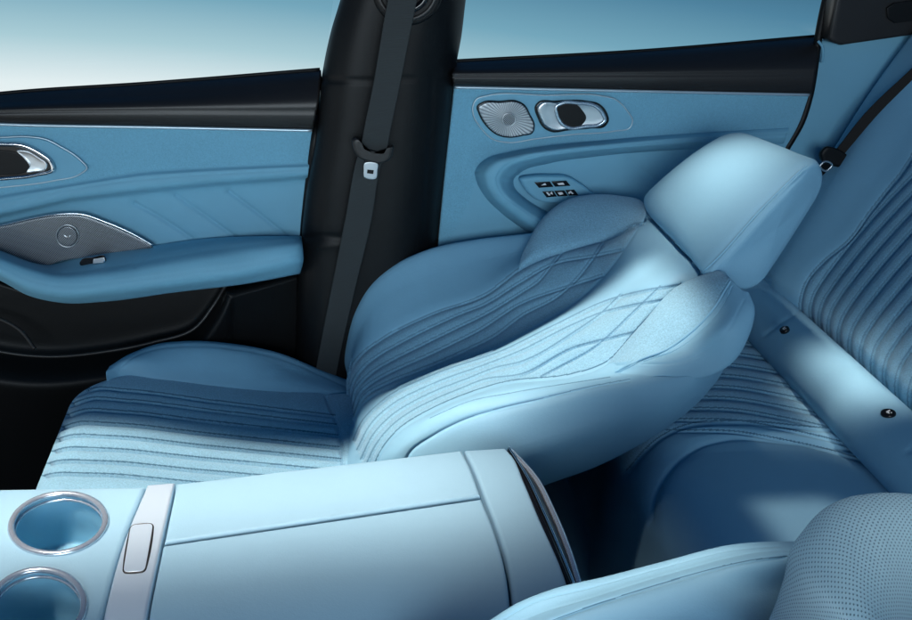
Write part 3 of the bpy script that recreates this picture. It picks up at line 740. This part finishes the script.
for (u, v, r_) in ((784.7, 330, 4.6), (888.3, 414, 6.6)):
    c = at(u, v, x=.70); nn = np.array([-.7, -.15, .7]); nn /= np.linalg.norm(nn)
    d = ray(u, v); 
    # where the view ray meets the roll
    for tq in np.linspace(.9, 1.6, 1400):
        p = EYE + d / np.linalg.norm(d) * tq
        if ((p[0] - .735) / .052)**2 + ((p[2] - .452) / .042)**2 < 1: break
    nn = np.array([(p[0] - .735) / .052**2, 0, (p[2] - .452) / .042**2]); nn /= np.linalg.norm(nn)
    ax = np.array([0, 1.0, 0]); ay = np.cross(nn, ax)
    rr = r_ * np.linalg.norm(p - EYE) / F
    cap = plate('anchor_button', np.array([p - nn * .002 + rr * (ax * math.cos(a) + ay * math.sin(a)) for a in np.linspace(0, 2 * math.pi, 24, endpoint=False)]), nn, .005, M['gloss'], D, bevel=.0015)
    pp = p + nn * .0034
    def ico(pts): return np.array([pp + rr * (ay * -x_ + ax * -y_) for x_, y_ in pts])
    plate('button_icon', ico([(-.35, .1), (-.15, .45), (.0, .4), (-.1, .05), (.35, -.1), (.4, -.35), (.2, -.3), (-.25, -.15)]), nn, .0006, M['print'], cap, bevel=.0002, smooth_outline=False)
    plate('button_icon', ico([(.1, .42), (.28, .48), (.36, .32), (.2, .22)]), nn, .0006, M['print'], cap, bevel=.0002, smooth_outline=False)

# rear seat belt
B2 = empty('seat_belt', (.86, 1.48, .7), 'dark seat belt slanting over the bolster of the rear bench, top right', 'seat belt')
q = lambda pts, x0: np.array([at(u, v, y=y_) for u, v, y_ in pts])
ribbon('webbing', q([(965, 16, 1.42), (912, 68, 1.44), (866, 112, 1.46), (834, 152, 1.475)], 0), q([(975, 40, 1.41), (912, 98, 1.43), (880, 130, 1.45), (851, 160, 1.47)], 0), .003, M['web2'], B2)
plate('belt_guide', ys([(819, 153), (824, 147), (834, 148), (846, 155), (854, 160), (853, 166), (845, 168), (830, 165), (820, 160)], 1.475), (-.3, -1, .3), .014, M['black'], B2, bevel=.005)
tube('tongue', ys([(820, 166), (825, 161.5), (832, 165), (826, 171)], 1.462), .0016, M['silver'], B2, closed=True, n=40, seg=8)
ribbon('lower_webbing', ys([(824, 160, 1.485), (812, 182, 1.50), (796, 215, 1.51)]), ys([(838, 166, 1.48), (822, 192, 1.495), (806, 226, 1.505)]), .003, M['black'], B2)

# ================================================================== RECLINED PASSENGER SEAT
D = empty('front_seat', (.0, 1.24, .1), 'blue quilted front seat folded nearly flat with pale headrest', 'car seat')
# --- cushion
nx, ny = 420, 640
TX, Y = np.meshgrid(np.concatenate([.12 * np.linspace(0, 1, 60)**2, np.linspace(.122, 1, nx - 60)]), np.linspace(.985, 1.385, ny))
def zcush(X): return .457 - .072 * sm(-.40, .06, X) 
rf = .045
xf = -.372 + .05 * np.clip((Y - 1.32) / .065, 0, 1)**2
X = xf + (.075 - xf) * TX
qx = np.clip((xf + rf - X) / rf, 0, 1)
Zq = zcush(X) - .045 * (1 - np.sqrt(np.maximum(0, 1 - qx**2))) 
Zq -= .03 * (1 - np.sqrt(np.maximum(0, 1 - np.clip((1.02 - Y) / .035, 0, 1)**2)))
Zq -= .012 * np.exp(-((Y - 1.20) / .09)**2) * sm(-.3, -.1, X)
G = np.stack([X, Y, Zq], -1)
la, lb = crom(np.array([(71, 396), (92, 388), (124, 389), (213, 400), (335, 415)], float), 30), crom(np.array([(20, 485), (46, 474.5), (92, 473), (190, 481), (345, 494)], float), 30)
lines = [([tuple(p) for p in np.vstack([(la * (1 - q) + lb * q)[::3], (la * (1 - q) + lb * q)[-1:]])], 7.5, 1.5, .36) for q in (0, .115, .25, .40, .55, .70, .85, 1.0)]
def stretch(l):
    a, b = np.array(l[0][0], float), np.array(l[0][1], float); d = (a - b) / np.linalg.norm(a - b)
    return ([tuple(a + d * 16)] + l[0],) + l[1:]
# front apron
apron = np.array([G[:, 0] + np.array([.10 * q_**1.5, 0, -.16 * q_]) for q_ in np.linspace(0, 1, 60)]).transpose(1, 0, 2)[:, ::-1]
G = np.concatenate([apron[:, :-1], G], axis=1)
G = groove(G, [stretch(l) for l in lines] + [([(327, 396), (329, 402), (334, 414), (339.7, 435), (343.5, 460), (346, 480)], 6, 2.2, .3)])
o = surf('cushion', G, M['suede'], D, thick=.012)
seam_shade(o, [stretch(l)[0] for l in lines], .72)
# --- far side bolster of the cushion
cb = [ys([(106, 373, 1.36), (117, 372, 1.375), (160, 381, 1.375), (213, 388, 1.375), (284, 401, 1.375), (344, 410, 1.375)]),
      ys([(108, 369, 1.375), (122, 363, 1.385), (160, 366, 1.39), (213, 373, 1.39), (284, 386, 1.39), (346, 398, 1.39)]),
      ys([(110, 366, 1.40), (128, 355, 1.42), (155, 348, 1.43), (190, 346, 1.43), (240, 352, 1.43), (300, 372, 1.43), (348, 388, 1.42)]),
      ys([(112, 367, 1.43), (131, 354.5, 1.45), (153, 345, 1.46), (186, 341, 1.46), (231, 343.5, 1.46), (277, 352.5, 1.46), (320, 369.5, 1.46), (350, 381, 1.46)]),
      ys([(112, 372, 1.46), (131, 359, 1.48), (153, 349, 1.485), (186, 345, 1.485), (231, 347.5, 1.485), (277, 356.5, 1.485), (320, 373, 1.485), (350, 385, 1.485)])]
cb.append(cb[-1] + np.array([0, .01, -.12])); cb.append(cb[0][:1] * 0 + cb[0] + np.array([0, .02, -.10]))
G = loft(cb, 260, 120, True)
G = groove(G, [([(120, 368), (133, 357), (154, 349), (186, 345.5), (231, 348), (277, 357), (320, 374), (346, 386)], 1.6, 1.1, .2)], True)
surf('side_bolster', G, M['leather'], D, closed=True)

# --- backrest
c2 = [(345, 378, 1.47), (344, 362, 1.47), (347, 340, 1.47), (355, 312, 1.47), (375, 281, 1.47), (400, 263, 1.47), (430, 250, 1.47), (480, 239.5, 1.47), (532, 233, 1.465), (590, 224, 1.44), (640, 214, 1.40)]
cmid = [(350, 378, 1.44), (352, 350, 1.44), (362, 325, 1.44), (382, 300, 1.44), (415, 281, 1.44), (450, 268, 1.44), (490, 258, 1.44), (525, 249, 1.435), (580, 235, 1.42), (641, 218, 1.39)]
c4 = [(347, 400, 1.39), (346.5, 380, 1.395), (352, 364, 1.395), (362, 352, 1.39), (379, 339.7, 1.39), (432, 313, 1.385), (485, 293.5, 1.38), (521, 267, 1.38), (570, 248, 1.375), (610, 236, 1.37), (643, 222, 1.37)]
c5 = [(352, 425, 1.28), (356, 408, 1.28), (368, 395, 1.275), (414, 378.7, 1.27), (467, 359, 1.27), (520.6, 332.6, 1.27), (574, 300.6, 1.27), (610, 265, 1.28), (630, 238, 1.30), (645, 226, 1.34)]
c6 = [(353, 440, 1.235), (358, 422, 1.235), (382, 398, 1.23), (432, 373, 1.22), (503, 348, 1.205), (556, 322, 1.2), (610, 297, 1.2), (645, 268, 1.21), (668, 250, 1.23)]
c65 = [(355, 460, 1.16), (370, 430, 1.16), (396, 412, 1.16), (440, 391, 1.155), (503, 367, 1.145), (556, 345, 1.14), (610, 321, 1.14), (655, 285, 1.15), (683, 266, 1.16)]
c7 = [(372, 470, 1.085), (378, 455, 1.085), (396, 431, 1.09), (432, 408, 1.10), (458, 396, 1.10), (503, 382, 1.10), (574, 373, 1.085), (602, 364, 1.08), (640, 331, 1.095), (681, 292, 1.12), (699, 284, 1.12)]
c8 = [(385, 475, 1.06), (392, 455, 1.06), (415, 430, 1.06), (450, 407, 1.06), (500, 393, 1.055), (575, 380, 1.04), (620, 371, 1.045), (670, 352, 1.065), (706, 318, 1.085)]
c9 = [(400, 475, 1.045), (410, 452, 1.045), (432, 436, 1.04), (467, 418, 1.035), (500, 408, 1.03), (538, 399, 1.02), (592, 386, 1.01), (640, 376, 1.01), (690, 368, 1.005), (722, 350, 1.012)]
c10 = [(405, 520, 1.03), (440, 490, 1.01), (480, 462, 1.0), (540, 440, .99), (592, 425, .985), (650, 405, .985), (700, 372, .99), (733, 320, 1.02)]
c11 = [(410, 560, 1.05), (460, 525, 1.04), (500, 505, 1.03), (540, 487, 1.025), (600, 465, 1.02), (660, 432, 1.02), (705, 395, 1.03), (722, 370, 1.05)]
C3 = [ys(c) for c in (c2, cmid, c4, c5, c6, c65, c7, c8, c9, c10, c11)]
def ends(c):
    return np.vstack([c[0] + np.array([-.012, 0, -.07]), c[0] + np.array([-.008, 0, -.02]), c, c[-1] + np.array([.022, 0, -.004]), c[-1] + np.array([.035, 0, -.05])])
def ends2(c): return np.vstack([c[0] + np.array([-.012, 0, -.07]), c[0] + np.array([-.008, 0, -.02]), c, c[-1] + np.array([.003, .02, -.002]), c[-1] + np.array([.004, .05, -.004])])
C3 = [ends(c) for c in C3[:-5]] + [ends2(c) for c in C3[-5:]]
C3 = [C3[0] + np.array([0, -.03, -.15]), C3[0] + np.array([0, .022, -.06])] + C3 + [C3[-1] + np.array([0, .10, -.02])]
G = loft(C3, 700, 760, True, (3, 11, .86))
e4 = [(347, 402), (346.5, 380), (352, 364), (362, 352), (379, 339.7), (432, 313), (485, 293.5), (521, 267)]
e5 = [(352, 426), (358, 408), (370, 397), (414, 380.5), (467, 361), (520.6, 334), (574, 302), (610, 267), (631, 237), (640, 224)]
e6 = [(353, 440), (360, 424), (384, 399), (432, 375), (503, 350), (556, 324), (610, 299), (640, 291), (681, 284)]
e7 = [(368, 478), (378, 455), (396, 431), (432, 408), (458, 396.5), (503, 382), (574, 373), (602, 364)]
def between(a, b, q): return crom(np.array(a, float), 24) * (1 - q) + crom(np.array(b, float), 24) * q
def led(a, b, q, tail):
    l = [tuple(p) for p in between(a, b, q) if p[0] < tail[0][0] - 25]
    return l[::2] + tail
f_ribs = [e4 + [(570, 247), (610, 236), (643, 222)],
          led(e4, e5, .2, [(520, 280.7), (551.5, 263), (592.6, 254.7), (621, 249)]), led(e4, e5, .4, [(520, 291.7), (536.5, 281), (551.5, 263), (561, 251)]),
          led(e4, e5, .6, [(520, 302.6), (569, 285), (602, 274)]), led(e4, e5, .8, [(520, 315), (555.6, 296), (569, 285), (592.6, 256), (603.6, 239)]), e5]
n_ribs = [e6, led(e6, e7, .25, [(520, 350.6), (569, 326), (602, 312), (635, 304), (668, 298.5)]), led(e6, e7, .5, [(520, 361.6), (575, 331), (602, 312), (620, 294.4)]),
          led(e6, e7, .75, [(520, 374), (575, 346.5), (608, 338), (635, 331.4)])]
quilt = []
nq = [[(660, 286), (629.6, 315), (597, 345), (555.6, 368.4), (541, 376)]]
seams = [([(372, 470), (378, 455), (396, 431), (432, 408), (458, 396.5), (503, 382), (574, 373), (602, 364), (640, 325), (681, 283)], 5, 1.9, .4),
         ([(400, 475), (410, 452), (432, 436), (467, 418), (500, 408), (538, 399), (592, 386), (630, 379)], 3.5, 1.6, .35), ([(430, 418), (470, 401), (510, 393), (610, 377)], .8, .9, .1),
         ([(658, 373), (690, 374), (712, 371), (735, 356), (748, 336)], 3, 1.6, .3)]
G = groove(G, [(l, 5.5, 1.6, .42) for l in f_ribs[:-1]] + [(e5, 2.5, 1.8, .4)] + [(l, 4.2, 1.4, .38) for l in quilt] + [(l, 5.5, 1.4, .38) for l in n_ribs] + [(l, 4.2, 1.2, .35) for l in nq] + seams, True)
o = surf('backrest', G, M['leather'], D, closed=True)
seam_shade(o, f_ribs[:-1] + n_ribs + nq, .72, M['seam_shade_pale'])
seam_shade(o, [seams[0][0]], .6)
seam_shade(o, [seams[1][0], seams[2][0]], .5, M['seam_shade_pale'])
inlay(o, [e4 + [(570, 247), (610, 236), (643, 222)] + e5[::-1], e6 + e7[::-1]], M['suede'])
# --- near shoulder wing
s0 = ys([(600, 365, 1.08), (640, 326, 1.09), (681, 284, 1.11), (703, 275, 1.10), (718, 272, 1.09), (724, 273, 1.085)])
s05 = ys([(606, 365, 1.065), (650, 330, 1.065), (688, 298, 1.07), (712, 281, 1.07), (724, 275, 1.07), (728, 276, 1.065)])
s1 = ys([(614, 365, 1.045), (634, 362, 1.035), (670, 347, 1.03), (698, 325, 1.03), (716, 304, 1.035), (726, 287, 1.045), (731, 279, 1.05)])
s2 = ys([(625, 365.5, 1.03), (660, 363, 1.012), (700, 352, 1.0), (727, 329, .99), (742, 304, 1.01), (742, 290, 1.03)])
s3 = ys([(634, 369, 1.012), (663, 376, 1.0), (700, 378, .987), (734, 361, .985), (749, 336, .992), (754.5, 308, 1.01), (748, 292, 1.03)])
for a_ in (s0, s05, s1, s2, s3): a_[0, 2] -= .012
wq = np.linspace(.1, 1, len(s3))[:, None]; s4 = s3 + wq * np.array([0, .03, -.012]); s5 = s3 + wq * np.array([0, .06, -.02])
inner = s0 + np.array([0, -.005, -.03])
G = loft([s0, s05, s1, s2, s3, s4, s5, inner], 260, 160, True)
G = groove(G, [([(614, 365), (634, 362), (670, 347), (698, 325), (716, 304), (726, 287), (731, 278)], 2.0, 1.3, .2), ([(624, 364), (640, 361.5), (674, 350), (702, 328), (720, 307), (732, 286)], 1.4, 1.0, .1), ([(640, 364), (680, 362), (727, 331), (744, 300)], .9, 1.0, .1)], True)
o = surf('shoulder_wing', G, M['leather'], D, closed=True)
inlay(o, [[(600, 364), (634, 361), (670, 346), (698, 324), (716, 303), (726, 286), (729, 278), (718, 270), (680, 282), (640, 324)]], M['suede'])
k_ = int(np.argmin([np.linalg.norm(crom(s1, 260) - G[i], axis=1).mean() for i in range(G.shape[0])]))
pw = G[k_, 4:-3:4] + np.array([0, -.0006, .0006])
tube('piping', pw, .0019, M['leather'], o, n=160, seg=10)
tube('piping', G[min(k_ + 5, G.shape[0] - 1), 8:-6:4] + np.array([0, -.0002, .0002]), .0010, M['leather'], o, n=160, seg=8)
# --- far shoulder wing (perforated suede)
w0 = ys([(519, 268, 1.38), (532, 258.5, 1.38), (548, 252, 1.38), (570, 246, 1.375), (610, 236, 1.37), (643, 223, 1.37)])
w1 = ys([(521, 258, 1.395), (540, 238, 1.40), (560, 227, 1.405), (590, 219, 1.40), (620, 215, 1.395), (646, 215, 1.385)])
w2 = ys([(525, 248, 1.415), (538, 226, 1.43), (556, 209, 1.44), (585, 200, 1.44), (620, 200, 1.43), (645, 208, 1.41)])
w3 = ys([(527, 246, 1.43), (536, 227, 1.45), (549, 211.5, 1.46), (566, 200, 1.465), (590, 194.5, 1.46), (620, 195.5, 1.45), (640, 200, 1.44), (647, 208, 1.42)])
w4 = w3 + np.array([0, .03, -.03]); w5 = w3 + np.array([0, .02, -.10]); w6 = w0 + np.array([0, .02, -.05])
G = loft([w0, w1, w2, w3, w4, w5, w6], 240, 140, True)
surf('shoulder_wing', G, M['suede'], D, closed=True)
# --- headrest
near = [at(700, 277, y=1.095), at(815, 151, y=1.12), at(828, 180, y=1.15), at(752, 297, y=1.10)]
far = [at(626, 204, y=1.425), at(733, 119, y=1.40), None, None]
far[2] = far[1] + (near[2] - near[1]); far[3] = far[0] + (near[3] - near[0])
near = np.array(near); far = np.array(far)
def rquad(Q, r, m=14):
    out = []
    for i in range(4):
        a, b_, c = Q[i - 1], Q[i], Q[(i + 1) % 4]
        d1 = (a - b_); d2 = (c - b_); l1, l2 = np.linalg.norm(d1), np.linalg.norm(d2)
        p, q_ = b_ + d1 / l1 * min(r[i], l1 * .48), b_ + d2 / l2 * min(r[i], l2 * .48)
        for s_ in np.linspace(0, 1, m): out.append((1 - s_)**2 * p + 2 * s_ * (1 - s_) * b_ + s_**2 * q_)
    return crom(np.array(out), 150, True)
st = []
nface = np.array([-.70, 0, .71])
for yq, sc, blg, rr in ((-.031, .02, 0, .03), (-.03, .45, 0, .03), (-.022, .80, 0, .03), (-.008, .955, 0, .028), (.012, .985, .0, .026), (.03, 1.0, .003, .026), (.09, 1.0, .011, .032), (.28, 1.0, .022, .05), (.5, 1.0, .026, .062), (.7, .995, .022, .07), (.84, .985, .016, .075), (.92, .955, .009, .075), (.965, .89, .003, .055), (.988, .76, 0, .055), (1.0, .5, 0, .05), (1.0, 0, 0, .05)):
    Q = near * (1 - yq) + far * yq; c = Q.mean(0); Q = c + (Q - c) * max(sc, .01)
    L = rquad(Q, [rr * .7 * max(sc, .05), (rr + .02) * max(sc, .05), .035 * max(sc, .05), .035 * max(sc, .05)])
    # bulge of the main face
    e = near[1] - near[0]; fr_ = np.clip(((L - Q[0]) @ (Q[1] - Q[0])) / max(1e-9, (Q[1] - Q[0]) @ (Q[1] - Q[0])), 0, 1)
    dn = (L - Q[0]) @ nface; wgt = np.clip(1 + dn / .03, 0, 1)
    L = L + nface * (blg * np.sin(np.pi * fr_)**.8 * wgt)[:, None]
    st.append(L)
st = np.array(st)                                      # stations, ring
G = np.array([crom(st[:, k], 220) for k in range(st.shape[1])])   # ring, along
ph = [(700, 274), (715, 260), (755.5, 215), (801, 169.5), (808, 163), (808, 160)]
G = groove(G, [(ph, 1.6, 1.4, .25), ([(705, 276), (719, 262.5), (760, 217), (806, 171)], 1.4, 1.0, .1), ([(646, 213), (653, 233), (671, 254), (690, 268), (702, 273)], 1.4, 1.2, .2)], True)
o = surf('headrest', G, M['leather'], D, closed=True)
U, V_ = project(G); fr_ = ((EYE - G) * normals(G, True)).sum(2) > 0
pp = []
for p in crom(np.array(ph, float), 60):
    w_ = np.exp(-((U - p[0])**2 + (V_ - p[1])**2) / 3.0) * fr_
    if w_.sum() > 1e-6: pp.append((G * w_[..., None]).sum((0, 1)) / w_.sum())
tube('piping', np.array(pp[::3]), .0015, M['leather'], o, n=120, seg=10)
tube('headrest_post', np.array([at(660, 235, y=1.30) + np.array([-.03, 0, -.03]), at(690, 220, y=1.30) + np.array([.03, 0, 0.0])]), .007, M['chrome'], D, n=10)
tube('headrest_post', np.array([at(690, 262, y=1.17) + np.array([-.03, 0, -.03]), at(720, 240, y=1.17) + np.array([.03, 0, 0.0])]), .007, M['chrome'], D, n=10)
# seat base
bx = np.array([[[x_, y_, .3 - .0 * x_] for x_ in np.linspace(-.3, .05, 12)] for y_ in np.linspace(1.04, 1.44, 12)])
pad('seat_base', bx, (0, 0, 1), M['black'], D, r=.02, skirt=.26)

# ================================================================== DRIVER SEAT (near corner)
D = empty('front_seat', (.0, .38, .1), 'blue seat in the near corner, only its pale bolster and perforated shoulder in view', 'car seat')
d1 = ys([(380, 690, .60), (440, 650, .60), (494, 620, .60), (521, 604, .60), (556, 590, .60), (610, 576.5, .60), (663, 562.5, .60), (734, 545, .60), (769, 542, .60), (800, 542, .595), (850, 545, .585)])
d15 = ys([(400, 695, .588), (460, 655, .588), (515, 622, .588), (560, 602, .588), (610, 587, .588), (670, 570, .588), (740, 552.5, .588), (775, 549, .585), (800, 550, .58), (850, 553, .575)])
d2 = ys([(420, 705, .57), (480, 662, .57), (540, 626, .57), (592, 605.7, .57), (640, 590, .57), (681, 577.5, .57), (752, 560, .57), (787, 556, .575), (850, 562, .59)])
d3 = ys([(470, 740, .54), (540, 690, .54), (610, 648, .54), (660, 625, .54), (720, 602, .545), (770, 592, .56), (850, 590, .59)])
d4 = ys([(520, 790, .49), (600, 740, .49), (670, 695, .485), (720, 672, .49), (765, 655, .54), (850, 650, .58)])
d0 = d1 + np.array([0, .018, -.05]); dm = d1 + np.array([0, .005, -.20]); dn_ = d4 + np.array([0, -.02, -.18])
G = loft([d0, d1, d15, d2, d3, d4, dn_, dm], 500, 420, True, (0, 5, .85))
G = groove(G, [([(480, 662), (540, 626), (592, 605.7), (640, 590), (681, 577.5), (752, 560), (787, 556)], 3.0, 1.6, .3), ([(470, 655), (525, 619), (592, 597), (681, 570), (752, 552.5), (790, 549)], .9, 1.0, .1), ([(500, 621), (530, 604), (592, 587), (663, 567), (734, 549.5), (780, 545.5)], .8, .9, .1)], True)
o = surf('side_bolster', G, M['leather'], D, closed=True)
seam_shade(o, [[(480, 662), (540, 626), (592, 605.7), (640, 590), (681, 577.5), (752, 560), (787, 556)]], .6)
sil = np.array([(752, 660), (768, 622), (778, 597), (784, 577), (791, 549), (805, 528), (822, 510), (847, 497.5), (876, 493), (912, 494), (950, 503), (985, 525)], float)
yv = np.array([.47, .515, .54, .555, .568, .568, .565, .555, .54, .515, .48, .45])
cen = np.array([905, 690.])
rows = [ys([(u, v, y_) for (u, v), y_ in zip(sil, yv)])]
rows = [rows[0] + np.array([.03, .01, -.10]), rows[0] + np.array([.012, .012, -.03])] + rows
for k, dy in ((.08, .022), (.2, .042), (.4, .07), (.65, .10), (.9, .13)):
    pts = sil * (1 - k) + cen * k
    rows.append(ys([(u, v, y_ - dy) for (u, v), y_ in zip(pts, yv)]))
G = loft(rows, 320, 220)
surf('shoulder_wing', G, M['perf'], D, thick=.03)
# hidden rest of the seat: inner back panel and base
bx = np.array([[[.10 + .28 * q_, y_, .53 + .10 * q_ - .03 * math.sin(math.pi * (y_ - .16) / .36)] for q_ in np.linspace(0, 1, 20)] for y_ in np.linspace(.16, .50, 24)])
pad('backrest', bx, (-.35, 0, .93), M['suede'], D, r=.02, skirt=.08)
bx = np.array([[[x_, y_, .42] for x_ in np.linspace(-.36, .1, 20)] for y_ in np.linspace(.16, .58, 20)])
pad('cushion', bx, (0, 0, 1), M['suede'], D, r=.03, skirt=.30)

# ================================================================== CENTRE CONSOLE
D = empty('centre_console', (-.05, .8, .02), 'pale blue centre console with two chrome ringed cup holders and a split lid', 'car console')
ZC = .55
UPZ = (0, 0, 1)
def zgrid(L, Rr, nu, nv, zt=ZC):
    """grid between left and right border polylines given far->near"""
    A, B = crom(zs(L, zt), nv), crom(zs(Rr, zt), nv); tt = np.linspace(0, 1, nu)[None, :, None]
    return A[:, None] * (1 - tt) + B[:, None] * tt
def nearfall(G, y0=.74, k=1.6):
    G[..., 2] -= k * np.clip(y0 - G[..., 1], 0, 1)**2
    return G
gp_ = .5
# far half of the lid
G = zgrid([(176.5, 483.2), (164, 542.5)], [(461.5, 449.8), (470, 467), (480.6, 495.4)], 120, 40)
pad('lid_far_half'.replace('_far_half', ''), G, UPZ, M['console'], D, r=.004, skirt=.065)
# near half
G = zgrid([(163, 545.2), (147.5, 620), (132, 700)], [(481.4, 498), (495, 532), (503, 559), (509, 590), (512, 640), (512, 680)], 160, 90)
nearfall(G, .745, 3.0)
pad('lid', G, UPZ, M['console'], D, r=.004, skirt=.065)
# rear cap
G = zgrid([(464, 449.5), (473, 467), (484, 495), (498, 532), (506.5, 559), (512, 590), (515, 640), (515, 680)], [(505, 447), (511, 453), (524, 480), (540, 518), (556, 553), (570, 586), (592, 640), (606, 680)], 60, 110)
nearfall(G, .745, 3.0)
pad('rear_cap', G, UPZ, M['console'], D, r=.005, skirt=.06)
# chrome crescent on the rear end
inn = zs([(508, 451), (524, 482), (541, 520), (556, 554), (571, 588), (580, 610)], .543)
outm = zs([(511, 453), (535, 480), (553, 515), (567, 549), (578, 584), (585, 610)], .538)
up1 = inn + np.array([0, 0, .004]); lowm = outm + np.array([-.004, 0, -.022]); lown = inn + np.array([-.006, 0, -.03])
G = loft([up1, inn * .45 + outm * .55 + np.array([0, 0, .004]), outm, lowm, lown], 140, 60, True)
G = groove(G, [([(512, 455), (528, 483), (545, 519), (560, 553), (574, 587)], 2, 1.2, .2)], True)
ct = surf('chrome_trim', G, M['gloss'], D, closed=True)
tube('chrome_edge', outm + np.array([0, 0, .003]), (.0032, .0024), M['rim'], ct, n=120, seg=12, flat=(0, 0, 1))
tube('chrome_edge', inn * .72 + outm * .28 + np.array([0, 0, .006]), .0013, M['chrome'], ct, n=120, seg=10, flat=(0, 0, 1))
# metal band with its push button
G = zgrid([(147.5, 486), (124.5, 542), (103, 620), (88, 680)], [(175, 483.8), (161.8, 542), (145.5, 620), (132, 680)], 30, 60)
nearfall(G, .745, 3.0)
st_ = pad('metal_band', G + np.array([0, 0, .002]), UPZ, M['band'], D, r=.003, skirt=.06)
def rounded(Q, r, m=6):
    out = []; Q = np.array(Q, float)
    for i in range(len(Q)):
        a, b_, c = Q[i - 1], Q[i], Q[(i + 1) % len(Q)]
        p, q_ = b_ + (a - b_) / np.linalg.norm(a - b_) * r, b_ + (c - b_) / np.linalg.norm(c - b_) * r
        for s_ in np.linspace(0, 1, m): out.append((1 - s_)**2 * p + 2 * s_ * (1 - s_) * b_ + s_**2 * q_)
    return out
bo = zs(rounded([(131, 525.6), (153.6, 524), (145, 572.2), (123, 573.4)], 5), ZC + .0021)
bt = plate('push_button', bo, UPZ, .0012, M['band'], st_, bevel=.0006, smooth_outline=False)
tube('button_groove', bo + np.array([0, 0, .0002]), .0011, M['trim'], bt, closed=True, n=120, seg=8, flat=(0, 0, 1))
# cup plate
holes = []
G = zgrid([(-110, 490), (-150, 560), (-200, 680)], [(145.5, 486), (122.5, 542), (101, 620), (86, 680)], 150, 150)
nearfall(G, .70, 2.0)
def cup(u, v, a, b_, tilt):
    pts = []
    for k in np.linspace(0, 2 * math.pi, 40, endpoint=False):
        x_, y_ = a * math.cos(k), b_ * math.sin(k)
        pts.append((u + x_ * math.cos(tilt) + y_ * math.sin(tilt), v - x_ * math.sin(tilt) + y_ * math.cos(tilt)))
    return zs(pts, ZC)
cups = [cup(58.5, 524.5, 47.5, 29.5, .14), cup(37, 608, 47.5, 37, .16)]
def inside(c):
    keep = np.ones(len(c), bool)
    for q_ in cups:
        ce = q_.mean(0); ang = np.arctan2(q_[:, 1] - ce[1], q_[:, 0] - ce[0]); rad_ = np.linalg.norm((q_ - ce)[:, :2], axis=1)
        o_ = np.argsort(ang); aa = np.concatenate([ang[o_] - 2 * math.pi, ang[o_], ang[o_] + 2 * math.pi]); rr = np.tile(rad_[o_], 3)
        th = np.arctan2(c[:, 1] - ce[1], c[:, 0] - ce[0]); r_ = np.hypot(c[:, 0] - ce[0], c[:, 1] - ce[1])
        keep &= r_ > np.interp(th, aa, rr) - .001
    return keep
pad('cup_plate', G, UPZ, M['console'], D, r=.005, skirt=.06, keep=inside, sides='rtb')
for q_ in cups:
    ce = q_.mean(0)
    rows = []
    for sc, dz in ((1.0, .001), (.97, -.004), (.95, -.02), (.93, -.05), (.90, -.058), (.6, -.06), (.02, -.06)):
        r_ = ce + (q_ - ce) * sc; r_[:, 2] = ZC + dz; rows.append(np.vstack([r_, r_[:1]]))
    G = loft(rows, 100, 60)
    ch = surf('cup_holder', G, M['door_leather'], D, thick=.003)
    e = q_.copy(); e[:, 2] = ZC + .001
    tube('rim', e, (.0034, .003), M['rim'], ch, closed=True, n=140, seg=12, flat=(0, 0, 1))
    tube('inner_rim', ce + (e - ce) * .955 + np.array([0, 0, -.006]), .0018, M['rim'], ch, closed=True, n=140, seg=8, flat=(0, 0, 1))
# body under the lids
far = [at(u, v, z=ZC) for u, v in ((-110, 491), (46, 490), (176, 485), (320, 467), (460, 451), (504, 449))]
fx = crom(np.array(far), 60)
rows = []
for dy, z_ in ((-.25, .08), (-.25, .40), (-.225, .470), (-.19, .480), (-.016, .480), (-.006, .470), (-.006, .08)):
    r_ = fx.copy(); r_[:, 1] += dy; r_[:, 2] = z_
    r_[:, 0] += (r_[:, 0] > .1) * (-dy * .0)
    rows.append(r_)
surf('console_body', np.array(rows), M['black'], D, closed=True)
